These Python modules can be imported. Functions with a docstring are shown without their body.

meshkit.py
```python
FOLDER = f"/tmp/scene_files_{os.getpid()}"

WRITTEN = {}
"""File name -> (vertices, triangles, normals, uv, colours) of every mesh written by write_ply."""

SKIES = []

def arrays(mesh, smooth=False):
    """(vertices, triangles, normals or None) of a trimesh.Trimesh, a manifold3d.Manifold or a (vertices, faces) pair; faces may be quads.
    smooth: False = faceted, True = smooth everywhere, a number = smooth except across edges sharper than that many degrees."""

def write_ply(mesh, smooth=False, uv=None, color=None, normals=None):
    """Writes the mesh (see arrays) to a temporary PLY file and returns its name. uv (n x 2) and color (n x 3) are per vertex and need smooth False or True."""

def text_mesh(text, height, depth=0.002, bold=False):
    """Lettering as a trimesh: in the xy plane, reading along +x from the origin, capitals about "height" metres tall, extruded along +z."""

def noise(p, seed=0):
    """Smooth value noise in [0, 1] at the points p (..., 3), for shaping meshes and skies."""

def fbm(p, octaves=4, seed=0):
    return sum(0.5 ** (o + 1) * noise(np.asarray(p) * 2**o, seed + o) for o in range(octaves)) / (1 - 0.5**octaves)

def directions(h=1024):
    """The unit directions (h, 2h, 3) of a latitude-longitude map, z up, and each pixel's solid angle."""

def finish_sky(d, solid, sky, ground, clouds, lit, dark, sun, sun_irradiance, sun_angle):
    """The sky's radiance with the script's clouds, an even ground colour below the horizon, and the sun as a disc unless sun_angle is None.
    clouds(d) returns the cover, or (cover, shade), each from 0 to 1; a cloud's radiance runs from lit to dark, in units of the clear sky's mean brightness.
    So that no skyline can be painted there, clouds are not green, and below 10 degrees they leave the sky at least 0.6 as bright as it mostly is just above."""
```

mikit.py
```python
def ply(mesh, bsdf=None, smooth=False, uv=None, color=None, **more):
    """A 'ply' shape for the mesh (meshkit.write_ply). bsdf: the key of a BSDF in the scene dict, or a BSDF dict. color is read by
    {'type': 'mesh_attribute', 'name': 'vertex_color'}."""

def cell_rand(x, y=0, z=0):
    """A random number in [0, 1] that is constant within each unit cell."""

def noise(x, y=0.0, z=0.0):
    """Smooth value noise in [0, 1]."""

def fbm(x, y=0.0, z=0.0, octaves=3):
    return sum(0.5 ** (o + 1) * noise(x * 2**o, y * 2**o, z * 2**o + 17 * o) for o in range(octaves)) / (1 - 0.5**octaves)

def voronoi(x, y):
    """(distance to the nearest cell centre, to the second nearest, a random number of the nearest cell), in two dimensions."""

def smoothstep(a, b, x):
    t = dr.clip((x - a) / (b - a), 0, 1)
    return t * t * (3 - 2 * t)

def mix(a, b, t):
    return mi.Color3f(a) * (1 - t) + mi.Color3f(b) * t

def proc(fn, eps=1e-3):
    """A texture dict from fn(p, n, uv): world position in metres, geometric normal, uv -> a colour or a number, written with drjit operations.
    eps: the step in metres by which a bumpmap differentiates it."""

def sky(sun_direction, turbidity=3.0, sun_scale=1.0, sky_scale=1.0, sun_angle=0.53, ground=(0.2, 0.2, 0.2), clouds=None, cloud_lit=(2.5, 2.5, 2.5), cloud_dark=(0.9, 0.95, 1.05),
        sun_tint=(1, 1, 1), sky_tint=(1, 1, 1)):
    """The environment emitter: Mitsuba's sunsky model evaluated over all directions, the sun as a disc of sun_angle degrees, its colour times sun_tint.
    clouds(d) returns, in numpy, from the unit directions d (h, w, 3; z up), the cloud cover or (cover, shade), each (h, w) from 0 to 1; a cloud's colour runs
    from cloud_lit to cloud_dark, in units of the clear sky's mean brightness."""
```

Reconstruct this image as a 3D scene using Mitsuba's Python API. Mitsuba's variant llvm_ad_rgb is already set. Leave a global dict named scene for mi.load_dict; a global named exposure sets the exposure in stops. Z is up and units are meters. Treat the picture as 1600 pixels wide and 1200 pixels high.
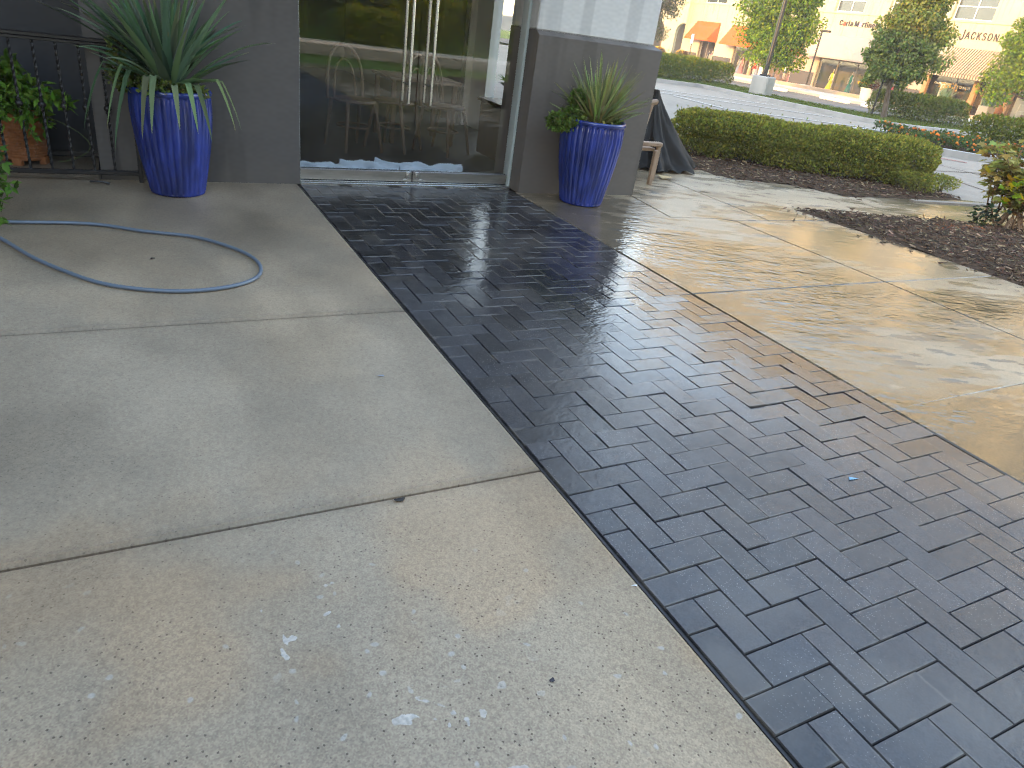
import math
import numpy as np, trimesh, drjit as dr, mitsuba as mi, mikit, meshkit
from mikit import proc, noise, fbm, voronoi, smoothstep, mix
from shapely.geometry import Polygon, Point, box as sbox
from shapely import affinity

T = mi.ScalarTransform4f
scene, labels = {}, {}

# ------------------------------------------------------------------ camera, sky, exposure
EYE = np.array([-1.1287, -5.4102, 1.3141])
FWD = np.array([0.4532, 0.7628, -0.4613])
UP = np.array([0.106, 0.468, 0.877])
scene['camera'] = {'type': 'perspective', 'fov': 72.304, 'fov_axis': 'x', 'near_clip': 0.05, 'far_clip': 600.0,
                   'to_world': T().look_at(origin=EYE.tolist(), target=(EYE + FWD).tolist(), up=UP.tolist())}
SUN = (-0.946, -0.274, 0.180)
HAZE = 0.0012  # added haze, stands in for warm veiling glare in the lens
scene['haze_medium'] = {'type': 'homogeneous', 'albedo': {'type': 'rgb', 'value': [0.96, 0.95, 0.93]}, 'sigma_t': HAZE}
scene['camera']['medium'] = {'type': 'ref', 'id': 'haze_medium'}
scene['sky'] = mikit.sky(SUN, turbidity=2.2, sun_scale=0.112, sky_scale=1.0, sun_tint=(1.0, 0.915, 0.72), sky_tint=(1.18, 0.95, 0.865), ground=(0.2, 0.19, 0.17))
exposure = 6.0

# ------------------------------------------------------------------ helpers
RNG = np.random.default_rng(7)
used = {}


def key_of(name):
    n = used.get(name, 0)
    used[name] = n + 1
    return name if n == 0 else f'{name}_{n:03d}'


def lab(key, label=None, category=None, group=None, kind=None):
    d = labels.setdefault(key, {})
    for k, v in (('label', label), ('category', category), ('group', group), ('kind', kind)):
        if v:
            d[k] = v


def add(name, mesh, mat, smooth=False, color=None, uv=None, parent=None, **info):
    """One entry of the scene under parent__name; returns its key."""
    key = key_of(f'{parent}__{name}' if parent else name)
    if isinstance(mesh, list):
        mesh = join(mesh)
    scene[key] = mikit.ply(mesh, mat, smooth=smooth, color=color, uv=uv)
    if info:
        lab(key, **info)
    return key


def thing(name, label, category, group=None):
    key = key_of(name)
    lab(key, label, category, group)
    return key


def join(ms):
    return trimesh.util.concatenate(ms)


def box(x0, x1, y0, y1, z0, z1):
    m = trimesh.creation.box((x1 - x0, y1 - y0, z1 - z0))
    m.apply_translation(((x0 + x1) / 2, (y0 + y1) / 2, (z0 + z1) / 2))
    return m


def bevel_box(x0, x1, y0, y1, z0, z1, b=0.006):
    """A box whose every edge is chamfered (hull of the inset corners)."""
    pts = []
    for x, sx in ((x0, 1), (x1, -1)):
        for y, sy in ((y0, 1), (y1, -1)):
            for z, sz in ((z0, 1), (z1, -1)):
                pts += [(x + sx * b, y + sy * b, z), (x + sx * b, y, z + sz * b), (x, y + sy * b, z + sz * b)]
    return trimesh.convex.convex_hull(np.array(pts))


def slab(poly, z0, z1):
    m = trimesh.creation.extrude_polygon(poly if isinstance(poly, Polygon) else Polygon(poly), z1 - z0, engine='earcut')
    m.apply_translation((0, 0, z0))
    return m


def tube(points, r, sides=8, closed_ends=True):
    p = np.asarray(points, float)
    t = np.gradient(p, axis=0)
    t /= np.linalg.norm(t, axis=1, keepdims=True) + 1e-12
    ref = np.array([0, 0, 1.0]) if abs(t[:, 2]).mean() < 0.8 else np.array([1.0, 0, 0])
    a = np.cross(t, ref)
    a /= np.linalg.norm(a, axis=1, keepdims=True) + 1e-12
    b = np.cross(a, t)
    r = np.broadcast_to(r, (len(p),))
    ang = np.arange(sides) * 2 * np.pi / sides
    v = p[:, None] + r[:, None, None] * (np.cos(ang)[None, :, None] * a[:, None] + np.sin(ang)[None, :, None] * b[:, None])
    v = v.reshape(-1, 3)
    i, j = np.meshgrid(np.arange(len(p) - 1), np.arange(sides), indexing='ij')
    q = np.stack([i * sides + j, i * sides + (j + 1) % sides, (i + 1) * sides + (j + 1) % sides, (i + 1) * sides + j], -1).reshape(-1, 4)
    f = np.vstack([q[:, [0, 2, 1]], q[:, [0, 3, 2]]])
    n = len(v)
    v = np.vstack([v, p[:1], p[-1:]])
    k = np.arange(sides)
    f = np.vstack([f, np.stack([k, (k + 1) % sides, k * 0 + n], 1), np.stack([(k + 1) % sides + (len(p) - 1) * sides, k + (len(p) - 1) * sides, k * 0 + n + 1], 1)])
    m = trimesh.Trimesh(v, f, process=False)
    return m


def spline(pts, n=80):
    from scipy.interpolate import CubicSpline
    p = np.asarray(pts, float)
    s = np.r_[0, np.cumsum(np.linalg.norm(np.diff(p, axis=0), axis=1))]
    return CubicSpline(s, p)(np.linspace(0, s[-1], n))


def revolve(profile, sides=48, flute=0, depth=0.0, z0=-1e9, z1=1e9):
    """A lathe round z, with optional vertical flutes between z0 and z1."""
    pr = np.asarray(profile, float)
    th = np.arange(sides) * 2 * np.pi / sides
    v = []
    for r, z in pr:
        rr = np.full(sides, r)
        if flute and z0 <= z <= z1:
            rr = r * (1 - depth + depth * np.abs(np.sin(th * flute / 2)) ** 0.7)
        v.append(np.stack([rr * np.cos(th), rr * np.sin(th), np.full(sides, z)], 1))
    v = np.vstack(v)
    i, j = np.meshgrid(np.arange(len(pr) - 1), np.arange(sides), indexing='ij')
    q = np.stack([i * sides + j, i * sides + (j + 1) % sides, (i + 1) * sides + (j + 1) % sides, (i + 1) * sides + j], -1).reshape(-1, 4)
    return trimesh.Trimesh(v, np.vstack([q[:, [0, 1, 2]], q[:, [0, 2, 3]]]), process=False)


def moved(m, x, y, z=0, rz=0, s=1.0):
    m = m.copy()
    if s != 1.0:
        m.apply_scale(s)
    if rz:
        m.apply_transform(trimesh.transformations.rotation_matrix(rz, [0, 0, 1]))
    m.apply_translation((x, y, z))
    return m


def unit(v):
    v = np.asarray(v, float)
    return v / (np.linalg.norm(v, axis=-1, keepdims=True) + 1e-12)


def leaf_mesh(P, D, N, L, W, cols, fold=0.25, lobed=False):
    """Many leaves: base P, direction D, normal N, length L, width W (arrays), one colour each -> (mesh, vertex colours)."""
    P, D = np.asarray(P, float), unit(D)
    S = unit(np.cross(D, N))
    N = unit(np.cross(S, D))
    n = len(P)
    L, W = np.broadcast_to(L, (n,))[:, None], np.broadcast_to(W, (n,))[:, None]
    if lobed:
        out = [(0, 0, 0), (.10, .30, .0), (.30, .52, .06), (.36, .30, .03), (.62, .46, .08), (.66, .22, .04), (1.0, 0, -.08), (.66, -.22, .04), (.62, -.46, .08), (.36, -.30, .03), (.30, -.52, .06), (.10, -.30, 0)]
        tri = [(0, k, k + 1) for k in range(1, 11)]
    else:
        out = [(0, 0, 0), (.42, .5, fold * .5), (1.0, 0, -fold * .35), (.42, -.5, fold * .5)]
        tri = [(0, 1, 2), (0, 2, 3)]
    V = np.stack([P + D * L * a + S * W * b + N * W * c for a, b, c in out], 1)
    k = len(out)
    F = (np.arange(n)[:, None, None] * k + np.array(tri)[None]).reshape(-1, 3)
    return trimesh.Trimesh(V.reshape(-1, 3), F, process=False), np.repeat(np.asarray(cols), k, axis=0)


def vary(col, n, rng, amp=0.25, hue=0.12):
    c = np.asarray(col, float)[None] * (1 + amp * rng.normal(size=(n, 1))).clip(0.45, 1.7)
    return (c * (1 + hue * rng.normal(size=(n, 3)))).clip(0.004, 0.9)


def cat_leaves(parts):
    return join([m for m, _ in parts]), np.vstack([c for _, c in parts])


def colored(ms, cs):
    return join(ms), np.vstack([np.tile(np.asarray(c, float), (len(m.vertices), 1)) for m, c in zip(ms, cs)])


# ------------------------------------------------------------------ materials
def bsdf(name, **k):
    scene[name] = {'type': 'twosided', 'inner': {'type': 'principled', **k}}
    return name


def rgb(*c):
    return {'type': 'rgb', 'value': list(c)}


VC = {'type': 'mesh_attribute', 'name': 'vertex_color'}
bsdf('mat_matte', base_color=VC, roughness=0.75, specular=0.3)
bsdf('mat_satin', base_color=VC, roughness=0.38, specular=0.5)
scene['mat_leaf'] = {'type': 'principledthin', 'base_color': VC, 'roughness': 0.5, 'diff_trans': 0.7, 'spec_trans': 0.0, 'eta': 1.4}
scene['mat_blade'] = {'type': 'principledthin', 'base_color': VC, 'roughness': 0.42, 'diff_trans': 0.5, 'spec_trans': 0.0, 'eta': 1.4}
bsdf('mat_glaze', base_color=proc(lambda p, n, uv: mix((0.006, 0.013, 0.085), (0.017, 0.036, 0.24), smoothstep(0.2, 0.8, fbm(p.x * 14, p.y * 14, p.z * 3, 4))) * (0.75 + 0.5 * noise(p.x * 60, p.y * 60, p.z * 8)) + mi.Color3f(0.03, 0.03, 0.034) * smoothstep(0.64, 0.8, fbm(p.x * 30 + 4, p.y * 30, p.z * 5, 3)) * smoothstep(0.3, 0.65, p.z)), roughness=0.16, specular=0.6, clearcoat=0.7, clearcoat_gloss=0.9)
bsdf('mat_iron', base_color=rgb(0.018, 0.015, 0.014), roughness=0.42, specular=0.5)
scene['mat_steel'] = {'type': 'twosided', 'inner': {'type': 'roughconductor', 'material': 'Al', 'alpha': 0.2, 'specular_reflectance': rgb(0.70, 0.68, 0.64)}}
scene['mat_brushed'] = {'type': 'twosided', 'inner': {'type': 'roughconductor', 'material': 'Al', 'alpha': 0.3, 'specular_reflectance': proc(lambda p, n, uv: mix((0.26, 0.24, 0.21), (0.44, 0.42, 0.39), fbm(p.x * 18, p.z * 55, p.y * 10) * 0.7 + 0.3 * noise(p.x * 8, p.z * 400)))}}
scene['mat_glass'] = {'type': 'thindielectric', 'int_ior': 1.95}
scene['mat_clear_glass'] = {'type': 'thindielectric', 'int_ior': 1.5}
bsdf('mat_wood', base_color=proc(lambda p, n, uv: mix((0.03, 0.013, 0.006), (0.065, 0.028, 0.012), fbm(p.x * 40, p.y * 40, p.z * 7))), roughness=0.5)
bsdf('mat_terracotta', base_color=proc(lambda p, n, uv: mix((0.36, 0.12, 0.04), (0.55, 0.22, 0.08), fbm(p.x * 30, p.y * 30, p.z * 22))), roughness=0.8)
bsdf('mat_black_cloth', base_color=rgb(0.022, 0.019, 0.017), roughness=0.62, specular=0.2)


def render_wall(name, a, b, rough, bump):
    def colour(p, n, uv):
        c = mix(a, b, fbm(p.x * 1.1 + 5, p.y * 1.1, p.z * 1.6, 4)) * (0.95 + 0.10 * noise(p.x * 35, p.y * 35, p.z * 55))
        h = p.x + p.y
        run = smoothstep(0.56, 0.74, fbm(h * 7.0, p.z * 0.7, 3.0, 4)) * 0.16
        splash = smoothstep(0.20, 0.02, p.z + 0.16 * (fbm(h * 9, p.z * 5) - 0.5)) * 0.45
        c = c * (1 - run)
        return mix(c, c * 0.6 + mi.Color3f(0.05, 0.043, 0.034), splash)

    scene[name] = {'type': 'twosided', 'inner': {'type': 'bumpmap', 'scale': 1.0,
                   'tex': proc(lambda p, n, uv: bump * (fbm(p.x * 70 + p.y * 70, p.z * 110) + 0.6 * noise(p.x * 240 + p.y * 240, p.z * 300) + 2.5 * fbm(p.x * 9 + p.y * 9, p.z * 12)), eps=2e-3),
                   'bsdf': {'type': 'principled', 'base_color': proc(colour), 'roughness': rough, 'specular': 0.35}}}


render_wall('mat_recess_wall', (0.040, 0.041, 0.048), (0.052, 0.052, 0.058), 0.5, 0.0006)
render_wall('mat_dark_wall', (0.084, 0.076, 0.073), (0.106, 0.095, 0.087), 0.45, 0.0006)
render_wall('mat_pillar', (0.108, 0.092, 0.080), (0.135, 0.115, 0.099), 0.45, 0.0006)
render_wall('mat_white_wall', (0.51, 0.49, 0.455), (0.60, 0.575, 0.535), 0.6, 0.0012)
render_wall('mat_facade', (0.43, 0.375, 0.255), (0.51, 0.45, 0.32), 0.85, 0.002)


def dry_concrete(p, n, uv):
    x, y = p.x, p.y
    big = fbm(x * 0.9 + 3, y * 0.9, 0.0, 4)
    tan = smoothstep(0.42, 0.72, fbm(x * 1.7 + 11, y * 1.5 - 4, 0.0, 4))
    c = mix((0.232, 0.182, 0.128), (0.335, 0.266, 0.190), smoothstep(0.2, 0.8, big))
    c = mix(c, (0.385, 0.287, 0.187), tan * 0.5)
    c = c * (0.88 + 0.24 * fbm(x * 4.5 + 7, y * 4.5, 0.0, 4))
    # a band by the paving cleaned down to sandy cement
    c = mix(c, (0.41, 0.31, 0.205), smoothstep(-0.75, -0.1, x) * smoothstep(-3.4, -4.6, y) * (0.35 + 0.5 * fbm(x * 6, y * 6)))
    damp = smoothstep(-2.2, -0.3, y + 0.5 * fbm(x * 2, y * 2)) * 0.30 + smoothstep(0.5, 0.7, fbm(x * 2.1 - 9, y * 0.8)) * 0.16  # damp near the wall, with the shade there darkened in as well
    c = c * (1 - damp)
    worn = smoothstep(-3.2, -4.3, y + 0.7 * fbm(x * 3 + 4, y * 3))
    grain = 1 + (noise(x * 300, y * 300) - 0.5) * (0.2 + 0.25 * worn) + (fbm(x * 120, y * 120) - 0.5) * 0.3
    f, s, w = voronoi(x * 85, y * 85)
    pit = smoothstep(0.9, 0.93, w) * smoothstep(0.27, 0.16, f) * (0.4 + 0.6 * worn)
    f2, s2, w2 = voronoi(x * 26 + 0.7 * noise(x * 40, y * 40), y * 26)
    stone = smoothstep(0.93, 0.95, w2) * smoothstep(0.24, 0.12, f2) * worn
    b3 = fbm(x * 21 + 2.5 * noise(x * 9, y * 9), y * 21, 0.0, 3) + 0.05 * noise(x * 120, y * 120)
    here = smoothstep(0.44, 0.62, fbm(x * 3.1 + 1, y * 3.1 + 6)) * smoothstep(-0.2, -0.7, x) * smoothstep(-3.85, -4.15, y)
    spot = smoothstep(0.785, 0.82, b3 + 0.03 * here) * here
    stain = smoothstep(0.50, 0.70, fbm(x * 2.6 + 31, y * 2.6)) * smoothstep(-3.3, -4.0, y)
    c = mix(c, c * mi.Color3f(1.12, 1.0, 0.88), stain * 0.7)
    c = c * grain * (1 - 0.6 * pit)
    c = mix(c, mix((0.36, 0.35, 0.33), (0.52, 0.49, 0.44), noise(x * 200, y * 200)), stone * 0.5)
    joint = dr.minimum(dr.abs(y + 2.43), dr.abs(y + 3.80))
    c = c * (1 - 0.17 * smoothstep(0.05, 0.004, joint + 0.03 * (fbm(x * 20, y * 20) - 0.5)) - 0.12 * smoothstep(0.10, 0.0, dr.abs(x)) * fbm(x * 30, y * 12))
    return mix(c, mix((0.40, 0.39, 0.37), (0.72, 0.68, 0.62), noise(x * 170, y * 170)), spot * 0.5)


scene['mat_dry_concrete'] = {'type': 'twosided', 'inner': {'type': 'bumpmap', 'scale': 1.0,
    'tex': proc(lambda p, n, uv: 0.0009 * fbm(p.x * 120, p.y * 120) + 0.004 * fbm(p.x * 6, p.y * 6), eps=2e-3),
    'bsdf': {'type': 'principled', 'base_color': proc(dry_concrete), 'specular': 0.4,
             'roughness': proc(lambda p, n, uv: 0.82 - 0.38 * smoothstep(-2.4, -0.4, p.y + 0.5 * fbm(p.x * 2, p.y * 2)))}}}


def streaks(p, fa, fb, o=4):
    """Noise drawn out along the way the rinsing water ran over the slabs."""
    q, r = (p.x - 0.35 * p.y) / 1.06, (p.y + 0.35 * p.x) / 1.06
    return fbm(q * fa + 3, r * fb, 0.0, o)


def puddle(p):
    """Where a film of water still stands: broken streaks inside larger damp areas."""
    area = fbm(p.x * 1.0 + 2, p.y * 1.2 + 1, 0.0, 3)
    return smoothstep(0.49, 0.56, 0.52 * streaks(p, 4.5, 13.0) + 0.48 * area + 0.04)


def rippled(p):
    return smoothstep(0.42, 0.62, fbm(p.x * 0.75 + 12, p.y * 0.85 + 5, 0.0, 3))


def damp(p):
    return smoothstep(0.35, 0.62, fbm(p.x * 0.9 + 2, p.y * 1.1 + 1, 0.0, 4) * 0.7 + 0.3 * streaks(p, 2.0, 5.0))


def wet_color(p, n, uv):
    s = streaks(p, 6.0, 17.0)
    c = mix((0.33, 0.245, 0.15), (0.165, 0.125, 0.08), damp(p)) * (0.84 + 0.32 * fbm(p.x * 3, p.y * 3)) * (0.88 + 0.24 * noise(p.x * 150, p.y * 150))  # golden light on these slabs is put into the tan base
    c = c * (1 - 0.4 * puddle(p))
    fleck = smoothstep(0.60, 0.66, s) * smoothstep(0.45, 0.6, fbm(p.x * 1.4 + 9, p.y * 1.4))  # dark reflections in the water film, painted in as flecks
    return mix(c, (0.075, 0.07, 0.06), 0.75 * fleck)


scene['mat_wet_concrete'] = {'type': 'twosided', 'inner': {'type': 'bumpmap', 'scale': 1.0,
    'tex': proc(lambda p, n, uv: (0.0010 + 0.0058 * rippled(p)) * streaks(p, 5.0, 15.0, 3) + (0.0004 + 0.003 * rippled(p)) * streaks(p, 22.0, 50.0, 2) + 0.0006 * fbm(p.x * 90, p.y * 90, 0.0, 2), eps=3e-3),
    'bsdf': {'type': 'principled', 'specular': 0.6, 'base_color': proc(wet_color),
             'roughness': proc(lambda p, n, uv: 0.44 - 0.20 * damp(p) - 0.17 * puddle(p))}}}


def brick_wet(p):
    near_door = smoothstep(-2.9, -1.2, p.y)
    right = smoothstep(0.25, 1.0, p.x + 0.35 * (p.y + 3.0))
    w = fbm(p.x * 2.2 + 4, p.y * 2.2, 0.0, 3)
    return dr.clip(near_door * 0.9 + right * 0.95 * smoothstep(-4.9, -3.4, p.y) + (w - 0.5) * 0.9, 0, 1)


def brick_cell(p):
    """(a random number of the brick at p, the distance in metres to its nearest edge)."""
    mx, my = 1.762 / 18, 0.1
    x, y = p.x / mx, (-0.056 - p.y) / my
    i, j = dr.floor(x), dr.floor(y)
    t = i + j - 4 * dr.floor((i + j) / 4)
    flat = (t > 2.5) | (t < 0.5)
    i0, j0 = dr.select(t < 0.5, i - 1, i), dr.select((t > 1.5) & (t < 2.5), j - 1, j)
    u, v = x - i0, y - j0
    w, h = dr.select(flat, mi.Float(2), mi.Float(1)), dr.select(flat, mi.Float(1), mi.Float(2))
    return mikit.cell_rand(i0, j0, 3), dr.minimum(dr.minimum(u, w - u), dr.minimum(v, h - v)) * 0.1


def brick_color(p, n, uv):
    r, edge = brick_cell(p)
    c = mix((0.0155, 0.0150, 0.0185), (0.031, 0.030, 0.034), fbm(p.x * 14, p.y * 14)) * (0.6 + 0.75 * r) * (0.7 + 0.6 * noise(p.x * 260, p.y * 260))
    f, s, w = voronoi(p.x * 150, p.y * 150)
    drop = smoothstep(0.80, 0.84, w) * smoothstep(0.24, 0.14, f) * smoothstep(0.4, 0.62, fbm(p.x * 5, p.y * 5)) * (1 - 0.7 * brick_wet(p))
    dust = smoothstep(0.52, 0.8, fbm(p.x * 3 + 20, p.y * 3, 0.0, 4))
    c = mix(c, (0.078, 0.069, 0.060), dust * 0.55)
    grit = smoothstep(0.011, 0.002, edge + 0.007 * (fbm(p.x * 60, p.y * 60) - 0.5)) * smoothstep(0.45, 0.68, fbm(p.x * 8 + 3, p.y * 8))
    c = mix(c, (0.17, 0.145, 0.115), 0.35 * grit)
    return mix(c, (0.34, 0.32, 0.30), drop * 0.6)


scene['mat_brick'] = {'type': 'twosided', 'inner': {'type': 'bumpmap', 'scale': 1.0,
    'tex': proc(lambda p, n, uv: 0.0010 * fbm(p.x * 16 + p.y * 9, p.y * 60 - p.x * 22, 0.0, 3) + 0.00035 * fbm(p.x * 50 + p.y * 20, p.y * 160 - p.x * 60, 0.0, 2) + 0.0004 * fbm(p.x * 95, p.y * 95, 0.0, 2), eps=1.5e-3),
    'bsdf': {'type': 'principled', 'specular': 0.68, 'base_color': proc(brick_color),
             'roughness': proc(lambda p, n, uv: 0.39 - 0.29 * brick_wet(p) + 0.12 * (fbm(p.x * 40, p.y * 40) - 0.5))}}}
scene['mat_lot'] = {'type': 'twosided', 'inner': {'type': 'principled', 'roughness': 0.75, 'specular': 0.4,
    'base_color': proc(lambda p, n, uv: mix((0.20, 0.166, 0.132), (0.285, 0.242, 0.196), fbm(p.x * 0.25, p.y * 0.25 + 4, 0.0, 4)) * (0.88 + 0.24 * fbm(p.x * 6, p.y * 6)) * (0.94 + 0.12 * noise(p.x * 60, p.y * 60)))}}
scene['mat_road'] = {'type': 'twosided', 'inner': {'type': 'principled', 'roughness': 0.8, 'specular': 0.3,
    'base_color': proc(lambda p, n, uv: mix((0.085, 0.08, 0.075), (0.15, 0.14, 0.13), fbm(p.x * 0.5, p.y * 0.5, 0.0, 4)) * (0.9 + 0.2 * noise(p.x * 50, p.y * 50)))}}
scene['mat_earth'] = {'type': 'twosided', 'inner': {'type': 'principled', 'roughness': 0.95, 'specular': 0.2,
    'base_color': proc(lambda p, n, uv: mix((0.038, 0.023, 0.013), (0.095, 0.056, 0.033), fbm(p.x * 26, p.y * 26)))}}
scene['mat_lawn'] = {'type': 'twosided', 'inner': {'type': 'principled', 'roughness': 0.9, 'specular': 0.2,
    'base_color': proc(lambda p, n, uv: mix((0.055, 0.095, 0.018), (0.14, 0.17, 0.035), fbm(p.x * 0.7, p.y * 0.7, 0.0, 4)) * (0.7 + 0.6 * noise(p.x * 18, p.y * 18)))}}
scene['mat_floor'] = {'type': 'twosided', 'inner': {'type': 'principled', 'base_color': rgb(0.022, 0.017, 0.014), 'roughness': 0.6, 'specular': 0.25}}
# ------------------------------------------------------------------ ground
UX, UY = 0.78, 0.6258
SLOPE, S0 = 0.011, 8.0


def gz(x, y):
    """The lot falls gently away from the shop."""
    return -SLOPE * np.maximum(0, (np.asarray(x) - EYE[0]) * UX + (np.asarray(y) - EYE[1]) * UY - S0)


def drape(poly, dz, step=None):
    """A flat polygon laid on the falling ground at dz above it."""
    poly = poly if isinstance(poly, Polygon) else Polygon(poly)
    if step:
        x0, y0, x1, y1 = poly.bounds
        ms = []
        for x in np.arange(x0, x1, step):
            for y in np.arange(y0, y1, step):
                c = poly.intersection(sbox(x, y, x + step, y + step))
                for g in getattr(c, 'geoms', [c]):
                    if g.geom_type == 'Polygon' and g.area > 1e-6:
                        ms.append(g)
    else:
        ms = [poly]
    out = []
    for g in ms:
        v, f = trimesh.creation.triangulate_polygon(g, engine='earcut')
        v3 = np.column_stack([v, gz(v[:, 0], v[:, 1]) + dz])
        m = trimesh.Trimesh(v3, f, process=False)
        if len(m.faces) and m.face_normals[:, 2].mean() < 0:
            m.invert()
        out.append(m)
    return join(out)


def raised(poly, h, dz=-0.08):
    """A kerbed block standing on the falling ground."""
    m = slab(poly, dz, h)
    m.vertices[:, 2] += gz(m.vertices[:, 0], m.vertices[:, 1])
    return m


ST = 'structure'
big = np.array([[-260, -260], [260, -260], [260, 260], [-260, 260]])
gx = np.r_[np.linspace(-160, -20, 13), np.linspace(-15, 80, 39), np.linspace(90, 160, 8)]
scene['haze'] = {'type': 'cube', 'to_world': T().translate([0, 0, 11.5]).scale([163, 163, 16.0]), 'bsdf': {'type': 'null'}, 'interior': {'type': 'ref', 'id': 'haze_medium'}}
lab('haze', 'thin warm haze added to stand in for lens veil', 'haze', kind='stuff')
X, Y = np.meshgrid(gx, gx, indexing='ij')
V = np.column_stack([X.ravel(), Y.ravel(), gz(X, Y).ravel() - 0.17])
n = len(gx)
i, j = np.meshgrid(np.arange(n - 1), np.arange(n - 1), indexing='ij')
q = np.stack([i * n + j, (i + 1) * n + j, (i + 1) * n + j + 1, i * n + j + 1], -1).reshape(-1, 4)
add('ground', (V, q), 'mat_lawn', kind=ST)
add('parking_lot', drape([(4.9, 1.1), (4.9, -12), (60, -12), (60, 40), (3.2, 40), (3.2, 2.4)], -0.012, 4.0), 'mat_lot', kind=ST)

# concrete slabs to the left of the paving: each slab a piece of the pavement, joints left open
add('pavement', join([box(-9.0, 0.012, -9.6, 0.9, -0.14, -0.035), box(1.772, 5.6, -9.6, 3.2, -0.14, -0.034)]), 'mat_earth', kind=ST)


def pave(poly, mat):
    p = Polygon(poly).buffer(-0.0045, join_style='mitre')
    top = p.buffer(-0.013 if mat == 'mat_dry_concrete' else -0.005, join_style='mitre')
    lo, hi = slab(p, -0.10, -0.010 if mat == 'mat_dry_concrete' else -0.006), None
    # a rounded arris round the top
    a, b = np.array(p.exterior.coords)[:-1], np.array(top.exterior.coords)[:-1]
    if len(a) != len(b):
        add('slab', slab(p, -0.10, 0.0), mat, parent='pavement')
        return
    # match vertices by nearest
    b = b[[int(np.argmin(np.linalg.norm(b - q, axis=1))) for q in a]]
    k = len(a)
    v = np.vstack([np.column_stack([a, np.full(k, -0.010 if mat == 'mat_dry_concrete' else -0.006)]), np.column_stack([b, np.full(k, 0.0)])])
    f = [[t, (t + 1) % k, k + (t + 1) % k] for t in range(k)] + [[t, k + (t + 1) % k, k + t] for t in range(k)]
    rim = trimesh.Trimesh(v, f, process=False)
    tv, tf = trimesh.creation.triangulate_polygon(top, engine='earcut')
    cap = trimesh.Trimesh(np.column_stack([tv, np.zeros(len(tv))]), tf, process=False)
    if cap.face_normals[:, 2].mean() < 0:
        cap.invert()
    add('slab', join([lo, rim, cap]), mat, parent='pavement')


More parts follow.
